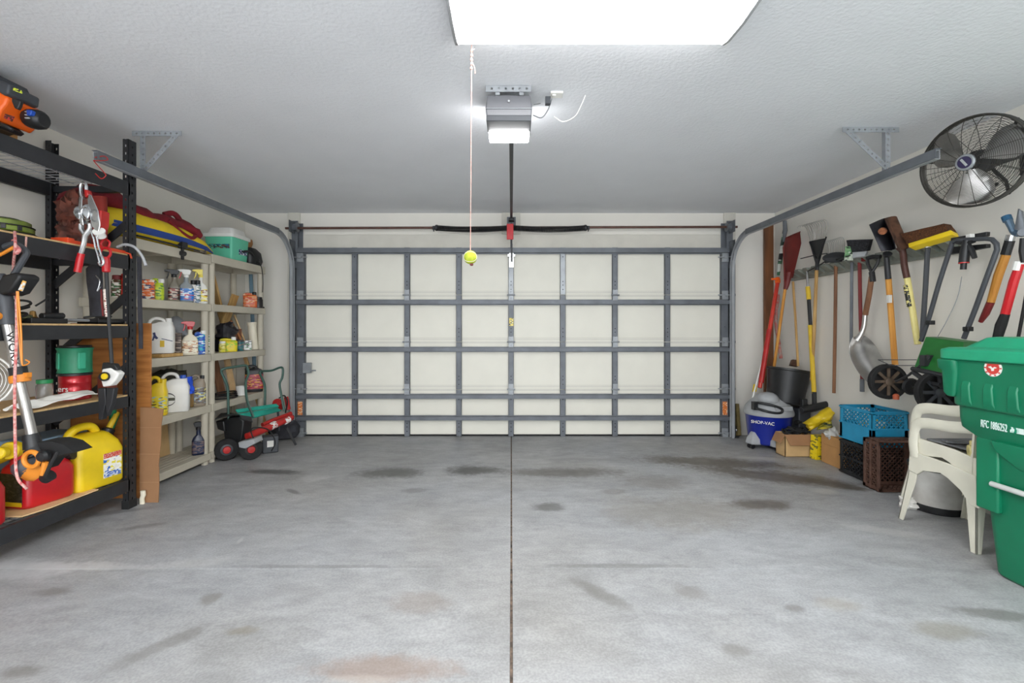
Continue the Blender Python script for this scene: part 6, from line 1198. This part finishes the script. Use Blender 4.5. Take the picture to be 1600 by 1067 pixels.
b = B(); b.patch([at(1176, 612, 4.86), at(1181, 612, 4.86), at(1182, 602, 4.87), at(1178, 600, 4.87)], .02, 2); solo('yellow_brush_end', 'small yellow plastic end beside the white rod', 'brush', b, M_['yellow'])
# open cardboard box
k = thing('open_cardboard_box', 'open tan cardboard box with folded flaps holding black cables beside the vacuum', 'cardboard box', (2.72, 4.5, fz(4.5)))
x0, x1, y0, y1 = 2.56, 2.82, 4.31, 4.46; z0 = fz(4.4); z1 = z0+.21
b = B(); t = .006
for a in ((x0, x1, y0, y0+t), (x0, x1, y1-t, y1), (x0, x0+t, y0, y1), (x1-t, x1, y0, y1)): b.box(*a, z0, z1)
b.box(x0, x1, y0, y1, z0, z0+t); part('body', b, M_['cardl'], k)
b = B(); b.patch([(x0-.005, y0, z1), (x1, y0, z1), (x1+.02, y0-.05, z1-.09), (x0+.02, y0-.05, z1-.09)], .005, 4); b2 = B(); b2.patch([(x0, y1, z1), (x0, y0, z1), (x0-.045, y0+.0, z1-.08), (x0-.045, y1-.01, z1-.08)], .005, 4)
part('flap', b, M_['cardb2'], k); part('flap', b2, M_['cardb2'], k)
b = B()
for i in range(9): c_ = V((x0+.07+.14*((i*37) % 10)/10, y0+.06+.04*((i*53) % 10)/10, z1-.01+.012*i*.5)); r = .05+.01*(i % 3); b.tube([c_+V((r*math.cos(t_), r*.8*math.sin(t_), .018*math.sin(t_*2+i))) for t_ in [2*PI*j/16 for j in range(16)]], .008, 6, closed=True)
solo('cable_tangle', 'tangle of black cables filling the open cardboard box', 'cables', b, M_['rubber'])
b = B(); b.tube(curve([at(1246, 655, 4.66), at(1252, 640, 4.66), at(1262, 634, 4.66), at(1258, 655, 4.64), at(1244, 660, 4.6)]), .02, 8); solo('black_hose', 'thick black hose standing up behind the open cardboard box', 'hose', b, M_['rubber'])
# yellow bag and box
b = B(); b.patch([at(1255, 661, 4.26), at(1264, 673, 4.24), at(1299, 655, 4.20), at(1294, 636, 4.24)], .05, 10, bulge=.05, wob=.05, seed=6); solo('yellow_bag', 'crumpled yellow plastic sack lying across the boxes', 'bag', b, mat('yellow_sack', 'e0c01c', .35, var=.15, scale=8, bump=.4, bscale=18), ang=60)
b = B(); b.patch([at(1276, 672, 4.20), at(1300, 668, 4.16), at(1298, 654, 4.18), at(1280, 664, 4.20)], .03, 8, bulge=.02, wob=.04, seed=16); solo('green_yellow_packet', 'dark green and yellow packet under the yellow sack', 'packet', b, printed('packet_print', ('5a5a28', '8a8430', 'c8b43a', '3a4430'), 24))
b = B(); b.box(-.05, .05, -.035, .035, 0, .22, 0, TR(onf(1276, 718).x+.02, onf(1276, 718).y+.02, fz(4.2), .2, 0, .05)); solo('yellow_carton', 'narrow yellow carton with black print standing between the two cardboard boxes', 'carton', b, printed('yellow_carton', ('e6cc1c', 'e0c418', 'e6cc1c', '6a6830', 'e6cc1c'), 34), bevel=.003)
b = B(); b.patch([at(1284, 676, 4.12), at(1296, 690, 4.05), at(1313, 682, 4.0), at(1302, 668, 4.1)], .012, 12, bulge=.04, wob=.06, seed=21); solo('white_plastic_bag', 'crumpled white plastic bag on the brown cardboard box', 'plastic bag', b, mat('film_white', 'd8d8d4', .3, var=.1, trans=.2), ang=60)
k = thing('closed_cardboard_box', 'brown cardboard box with a front flap standing beside the black crate', 'cardboard box', (2.9, 4.0, fz(4)))
b = B(); b.box(2.79, 3.0, 3.85, 4.15, fz(4), fz(4)+.255); part('body', b, M_['cardb'], k, bevel=.004)
b = B(); b.box(2.784, 2.79, 3.90, 4.14, fz(4)+.17, fz(4)+.255); part('flap', b, M_['cardb'], k, bevel=.002)
# crates
def crate(name, label, x0, x1, y0, y1, z0, z1, m, op='top', group=None, solid=0.0):
    k = thing(name, label, 'milk crate', ((x0+x1)/2, (y0+y1)/2, z0), group); e = .028; t = .008; b = B(); bl_ = B()
    W, D, H = x1-x0, y1-y0, z1-z0
    faces = {'front': ((x0, y0, z0), (1, 0, 0), (0, 0, 1), W, H), 'back': ((x0, y1-t, z0), (1, 0, 0), (0, 0, 1), W, H), 'left': ((x0+t, y0, z0), (0, 1, 0), (0, 0, 1), D, H), 'right': ((x1, y0, z0), (0, 1, 0), (0, 0, 1), D, H), 'bottom': ((x0, y0, z0+t), (1, 0, 0), (0, 1, 0), W, D), 'top': ((x0, y0, z1), (1, 0, 0), (0, 1, 0), W, D)}
    for f_, (o, u, v, w_, h_) in faces.items():
        if f_ == op: 
            continue
        o, u, v = V(o), V(u), V(v); nrm = u.cross(v); hb = h_*solid if f_ in ('front', 'back', 'left', 'right') else 0
        for (a0, a1, c0, c1) in ((0, w_, 0, e+hb), (0, w_, h_-e, h_), (0, e, 0, h_), (w_-e, w_, 0, h_)):
            P = [o+u*a0+v*c0, o+u*a1+v*c0, o+u*a1+v*c1, o+u*a0+v*c1]; Q = [p-nrm*(-t) for p in P] if False else [p+nrm*t*(-1 if f_ in ('left', 'right', 'top', 'bottom') else 1)*(-1 if f_ in ('front', 'back') else 1) for p in P]
            Q = [p+V((0, t, 0)) if f_ in ('front', 'back') else p+V((-t, 0, 0)) if f_ in ('left', 'right') else p+V((0, 0, -t)) for p in P]
            b.add(P+Q, [(0, 1, 2, 3), (7, 6, 5, 4), (0, 4, 5, 1), (1, 5, 6, 2), (2, 6, 7, 3), (3, 7, 4, 0)])
        sh = V((0, t/2, 0)) if f_ in ('front', 'back') else V((-t/2, 0, 0)) if f_ in ('left', 'right') else V((0, 0, -t/2))
        lattice(bl_, o+sh+u*e+v*(e+hb), u, v, w_-2*e, h_-2*e-hb, .036, .007, .006)
    fr2 = part('frame', b, m, k, bevel=.002); part('lattice_panels', bl_, m, k)
    # rim and mid ribs around
    b = B()
    if op == 'top':
        for z in (z0+.01, z0+(z1-z0)*.5, z1-.012):
            for a in ((x0-.005, x1+.005, y0-.005, y0), (x0-.005, x1+.005, y1, y1+.005), (x0-.005, x0, y0, y1), (x1, x1+.005, y0, y1)): b.box(*a, z-.006, z+.006)
    else:
        for y in (y0+.012, y0+(y1-y0)*.5):
            for a in ((x0-.006, x1+.006, z0-.0, z0+.006), (x0-.006, x1+.006, z1-.006, z1+.006), (x0-.006, x0, z0, z1), (x1, x1+.006, z0, z1)): b.box(a[0], a[1], y-.008, y+.008, a[2], a[3])
    part('rib', b, m, k, bevel=.001); return k
zc0 = fz(3.65)+.004
crate('milk_crate', 'black plastic milk crate on the floor under the blue crate', 2.73, 3.005, 3.49, 3.83, zc0, zc0+.272, M_['black'])
crate('milk_crate', 'bright blue plastic milk crate stacked on top of a black crate', 2.73, 3.005, 3.49, 3.83, zc0+.28, zc0+.555, M_['cblue'], solid=.38)
b = B(); b.lump((2.87, 3.66, zc0+.40), (.09, .12, .06), 4, .4); solo('crate_bag', 'white and yellow plastic bag inside the blue crate', 'plastic bag', b, printed('crate_bag', ('d8d8d4', 'e0e0dc', 'b8b040', 'd0d0cc'), 20))
crate('milk_crate', 'brown plastic milk crate lying on its side, opening towards the room', 2.648, 2.985, 3.315, 3.472, fz(3.35)+.004, fz(3.35)+.366, M_['brownc'], op='front')
# white tub under the chair
k = thing('white_pail', 'low white tub with black rim and base under the plastic chairs', 'tub', (2.76, 2.98, fz(3)))
T2 = Matrix.Translation((2.765, 2.99, fz(2.98))) @ Matrix.Diagonal((.86, .86, 1, 1))
b = B(T2); b.lathe([(0, .03), (.15, .03), (.158, .05), (.17, .27), (.165, .275), (0, .275)], (0, 0, 0), 32); part('body', b, mat('stained_white', 'd6d5d0', .4, var=.06, scale=7, dirt='b0aca6'), k)
b = B(T2); b.lathe([(0, 0), (.15, 0), (.16, .01), (.162, .045), (.153, .05), (0, .05)], (0, 0, 0), 32); part('black_base', b, M_['black'], k)
b = B(T2); b.lathe([(.168, .27), (.176, .27), (.178, .295), (.16, .30), (0, .30), (0, .28)], (0, 0, 0), 32); part('black_lid', b, M_['black'], k)
b = B(T2); b.prism([(-.05, .0), (.0, .0), (-.02, .05), (-.05, .09)], -.169, -.155, 'xz'); o = None
b = B(); b.lump((2.60, 3.02, fz(3)+.03), (.05, .05, .035), 3, .5); solo('white_rag', 'small crumpled white rag on the floor beside the white tub', 'rag', b, M_['paper'])

# stacked plastic chairs
def chair(label, dx, dy, dz):
    k = thing('plastic_chair', label, 'plastic chair', (2.60+dx, 2.58+dy, fz(2.6)), 'stacked white plastic chairs'); M3 = Matrix.Translation((dx, dy, dz))
    xl, xr, yf, yb = 2.39, 2.80, 2.73, 2.40
    zs_ = .46
    b = B(M3); b.patch([(xl+.02, yb, zs_-.02), (xr-.02, yb, zs_-.02), (xr-.02, yf, zs_+.01), (xl+.02, yf, zs_+.01)], .012, 8, bulge=-.008); b.tube([(xl+.03, yf, zs_), (xr-.03, yf, zs_)], .016, 8); part('seat', b, M_['chair'], k)
    for s, x in ((1, xl), (-1, xr)):
        # side apron: a wide arch between the legs
        out = [(yb-.035, .0)]; prof_o = [(yf+.035, zs_+.01), (yf+.045, zs_-.05)]
        poly = [(yf+.03, zs_+.03), (yf+.04, zs_-.09), (yf-.02, zs_-.10), (yf-.06, zs_-.065), (yf-.14, zs_-.05), ((yf+yb)/2, zs_-.045), (yb+.12, zs_-.06), (yb+.05, zs_-.10), (yb-.005, zs_-.16), (yb-.05, zs_-.16), (yb-.03, zs_+.0), (yb+.1, zs_+.02)]
        b = B(M3); b.prism(poly, x-.005, x+.008, 'yz'); part('apron', b, M_['chair'], k, bevel=.003)
        # arm: loop
        b = B(M3); b.tube(curve([(x+s*.0, yf-.0, zs_), (x-s*.005, yf+.005, zs_+.09), (x-s*.01, yf-.02, zs_+.185), (x-s*.01, yf-.08, zs_+.215), (x-s*.01, yf-.22, zs_+.225), (x, yb+.04, zs_+.235), (x+s*.02, yb+.0, zs_+.24)], 4), [(.030, .012)]*25, 10, up=V((s, 0, 0))); part('arm', b, M_['chair'], k)
        for y, d in ((yf, 1), (yb, -1)):
            b = B(M3); z0_ = fz(y+d*.05)-dz
            if dz: z0_ = .10
            def plate(w0, w1, inner):
                """one tapered wall of the angle shaped leg"""
                L2 = []
                for z, f_, w_ in ((z0_, 1, w0), (zs_-.15, .25, w1), (zs_-.03, .02, w1*1.15)):
                    sp_ = d*(.085 if d > 0 else .0)*f_; yo = y+d*.032+sp_
                    if inner: L2.append([(x, yo, z), (x+s*w_, yo, z), (x+s*w_, yo-d*.008, z), (x, yo-d*.008, z)])
                    else: L2.append([(x, yo, z), (x, yo-d*w_, z), (x+s*.008, yo-d*w_, z), (x+s*.008, yo, z)])
                b.loft(L2)
            plate(.032, .055, False); plate(.028, .05, True)
            part('leg', b, M_['chair'], k, bevel=.002)
    b = B(M3)
    b.patch([(xl, yb-.0, zs_+.0), (xr, yb-.0, zs_+.0), (xr-.02, yb-.01, zs_+.36), (xl+.02, yb-.01, zs_+.36)], .012, 8, bulge=.0); part('backrest', b, M_['chair'], k)
    return k
chair('lower white plastic armchair of a stack of two beside the green cart', 0, 0, 0)
chair('upper white plastic armchair stacked on another beside the green cart', .012, .003, .085)
b = B(); b.box(2.45, 2.76, 2.44, 2.72, .562, .572); b.bar((2.44, 2.60, .585), (2.74, 2.50, .585), .05, .012); solo('grey_boards', 'grey and black flat boards lying on the seat of the stacked chairs', 'boards', b, mat('grey_board', '8a8c90', .5, var=.3, scale=5), bevel=.002)
b = B(); b.box(2.46, 2.60, 2.60, 2.63, .574, .580); solo('white_strip', 'narrow white strip lying on the grey boards on the chair', 'strip', b, M_['white'], bevel=.002)
b = B(); c_ = V((2.43, 2.42, .575)); b.lathe([(.014, 0), (.033, 0), (.034, .006), (.030, .012), (.034, .018), (.030, .024), (.034, .03), (.030, .036), (.034, .042), (.030, .05), (.034, .058), (.03, .10), (.014, .10), (.014, 0)], (2.41, 2.43, .572), 20, axis=(.8, -.5, .05)); solo('cream_hose_end', 'cream ribbed plastic hose end lying on the chair seat', 'hose', b, mat('pale_lemon', 'e8dc98', .45))
b = B(); b.box(2.44, 2.52, 2.34, 2.46, .57, .625); b.box(2.44, 2.52, 2.34, 2.40, .626, .64, 1); solo('cream_pouch', 'cream and blue pouch behind the ribbed hose end', 'pouch', b, [mat('pale_lemon', 'e8dc98'), M_['blue']], bevel=.008)

# green waste cart
gc = thing('waste_cart', 'large green wheeled waste cart with lid, cut by the right edge', 'waste cart', (2.55, 1.8, fz(1.8)))
zf = fz(2.1)
def sec_(z, x0, x1, y0, y1, r=.05): return rr(x1-x0, y1-y0, z, r, (x0+x1)/2, (y0+y1)/2, 4)
b = B(); b.loft([sec_(zf+.0, 2.29, 2.80, 1.45, 2.165), sec_(zf+.012, 2.278, 2.81, 1.44, 2.185), sec_(.42, 2.262, 2.83, 1.44, 2.215), sec_(.69, 2.248, 2.85, 1.44, 2.24), sec_(.735, 2.225, 2.86, 1.44, 2.305), sec_(.78, 2.222, 2.87, 1.43, 2.312), sec_(.93, 2.22, 2.88, 1.43, 2.318)]); bd = part('body', b, M_['binc'], gc, bevel=.006)
b = B(); b.loft([sec_(.835, 2.222, 2.87, 1.43, 2.315, .06), sec_(.842, 2.203, 2.88, 1.42, 2.325, .06), sec_(.93, 2.202, 2.89, 1.41, 2.335, .06), sec_(1.055, 2.198, 2.90, 1.40, 2.345, .06), sec_(1.065, 2.19, 2.91, 1.39, 2.355, .06)])
part('collar', b, M_['binc'], gc, bevel=.006)
for i in range(4):
    y = 2.23-.105*i; b = B(); b.loft([[(2.205, y-.03, .845), (2.205, y+.03, .845), (2.215, y+.03, .845), (2.215, y-.03, .845)], [(2.194, y-.024, .87), (2.194, y+.024, .87), (2.215, y+.024, .87), (2.215, y-.024, .87)], [(2.192, y-.02, .94), (2.192, y+.02, .94), (2.215, y+.02, .94), (2.215, y-.02, .94)], [(2.203, y-.02, .97), (2.203, y+.02, .97), (2.215, y+.02, .97), (2.215, y-.02, .97)]]); part('collar_rib', b, M_['binc'], gc, bevel=.008)
b = B(); b.loft([sec_(.88, 2.195, 2.24, 2.29, 2.322, .008), sec_(.90, 2.19, 2.24, 2.28, 2.345, .015), sec_(1.01, 2.185, 2.24, 2.27, 2.352, .02), sec_(1.02, 2.178, 2.24, 2.27, 2.365, .02), sec_(1.065, 2.175, 2.24, 2.27, 2.368, .02)]); part('corner_lug', b, M_['binc'], gc, bevel=.006)
b = B(); b.loft([sec_(1.066, 2.18, 2.92, 1.38, 2.372, .05), sec_(1.115, 2.18, 2.92, 1.38, 2.372, .05), sec_(1.125, 2.20, 2.90, 1.40, 2.35, .05), sec_(1.128, 2.24, 2.86, 1.44, 2.30, .05), sec_(1.175, 2.28, 2.82, 1.50, 2.24, .05), sec_(1.18, 2.31, 2.80, 1.52, 2.22, .05)]); part('lid', b, mat('lid_green2', '1c9a72', .4, var=.05), gc, bevel=.006)
# lift bar pocket on the side facing the room
b = B(); b.loft([[(2.245, 1.6, .64), (2.245, 2.13, .64), (2.30, 2.13, .64), (2.30, 1.6, .64)], [(2.246, 1.6, .60), (2.246, 2.10, .57), (2.30, 2.10, .57), (2.30, 1.6, .60)]]); 
b = B(); b.box(2.243, 2.27, 2.125, 2.228, zf+.30, .70); part('corner_rib', b, M_['binc'], gc, bevel=.008)
b = B(); b.loft([[(2.222, 1.5, .70), (2.222, 2.14, .70), (2.26, 2.14, .70), (2.26, 1.5, .70)], [(2.225, 1.5, .66), (2.225, 2.12, .655), (2.27, 2.12, .655), (2.27, 1.5, .66)], [(2.25, 1.5, .60), (2.25, 2.04, .59), (2.275, 2.04, .59), (2.275, 1.5, .60)]]); part('bar_pocket', b, M_['binc'], gc, bevel=.004)
b = B(); b.tube([(2.235, 2.145, .497), (2.235, 1.5, .497)], .0125, 12); part('lift_bar', b, mat('bar_white', 'c9cbc8', .4, .2), gc)
c_ = onx(1552, 575, 2.1985)
b = B(); b.lathe([(0, 0), (.039, 0), (.039, .0022), (0, .0022)], (c_.x, c_.y, c_.z), 32, axis=(-1, 0, 0)); st1 = part('round_sticker', b, M_['paper'], gc)
b = B(); b.lathe([(0, .0022), (.029, .0022), (.029, .003), (0, .003)], (c_.x, c_.y, c_.z), 28, axis=(-1, 0, 0))
for i in range(10): a = 2*PI*i/10; b.box(-.003, .0, -.004, .004, -.003, .003, 0, Matrix.Translation((c_.x, c_.y+.034*math.cos(a), c_.z+.034*math.sin(a))))
part('red_print', b, mat('sticker_red', 'c84038', .5), st1)
b = B(); b.prism([(c_.y-.02, c_.z+.002), (c_.y-.008, c_.z+.006), (c_.y, c_.z+.0), (c_.y+.008, c_.z+.008), (c_.y+.02, c_.z+.004), (c_.y+.006, c_.z-.004), (c_.y+.004, c_.z-.014), (c_.y-.006, c_.z-.012), (c_.y-.006, c_.z-.003)], c_.x-.0045, c_.x-.003, 'yz'); part('white_print', b, M_['paper'], st1)
nb = onx(1560, 666, 2.236)
text('RFC 1886252', .050, basis((2.2205, 2.122, .770), (0, -1, 0), (0, 0, 1)), mat('ink_white', 'cfe0da', .6), gc, ext=.0015, sx=.42)
b = B(); b.box(2.2185, 2.222, 1.93, 2.05, .758, .782); part('small_print', b, printed('small_print', ('cfe0da', '08805f', 'cfe0da', 'a8ccc0'), 130, stretch=(1, 1, .5)), gc)
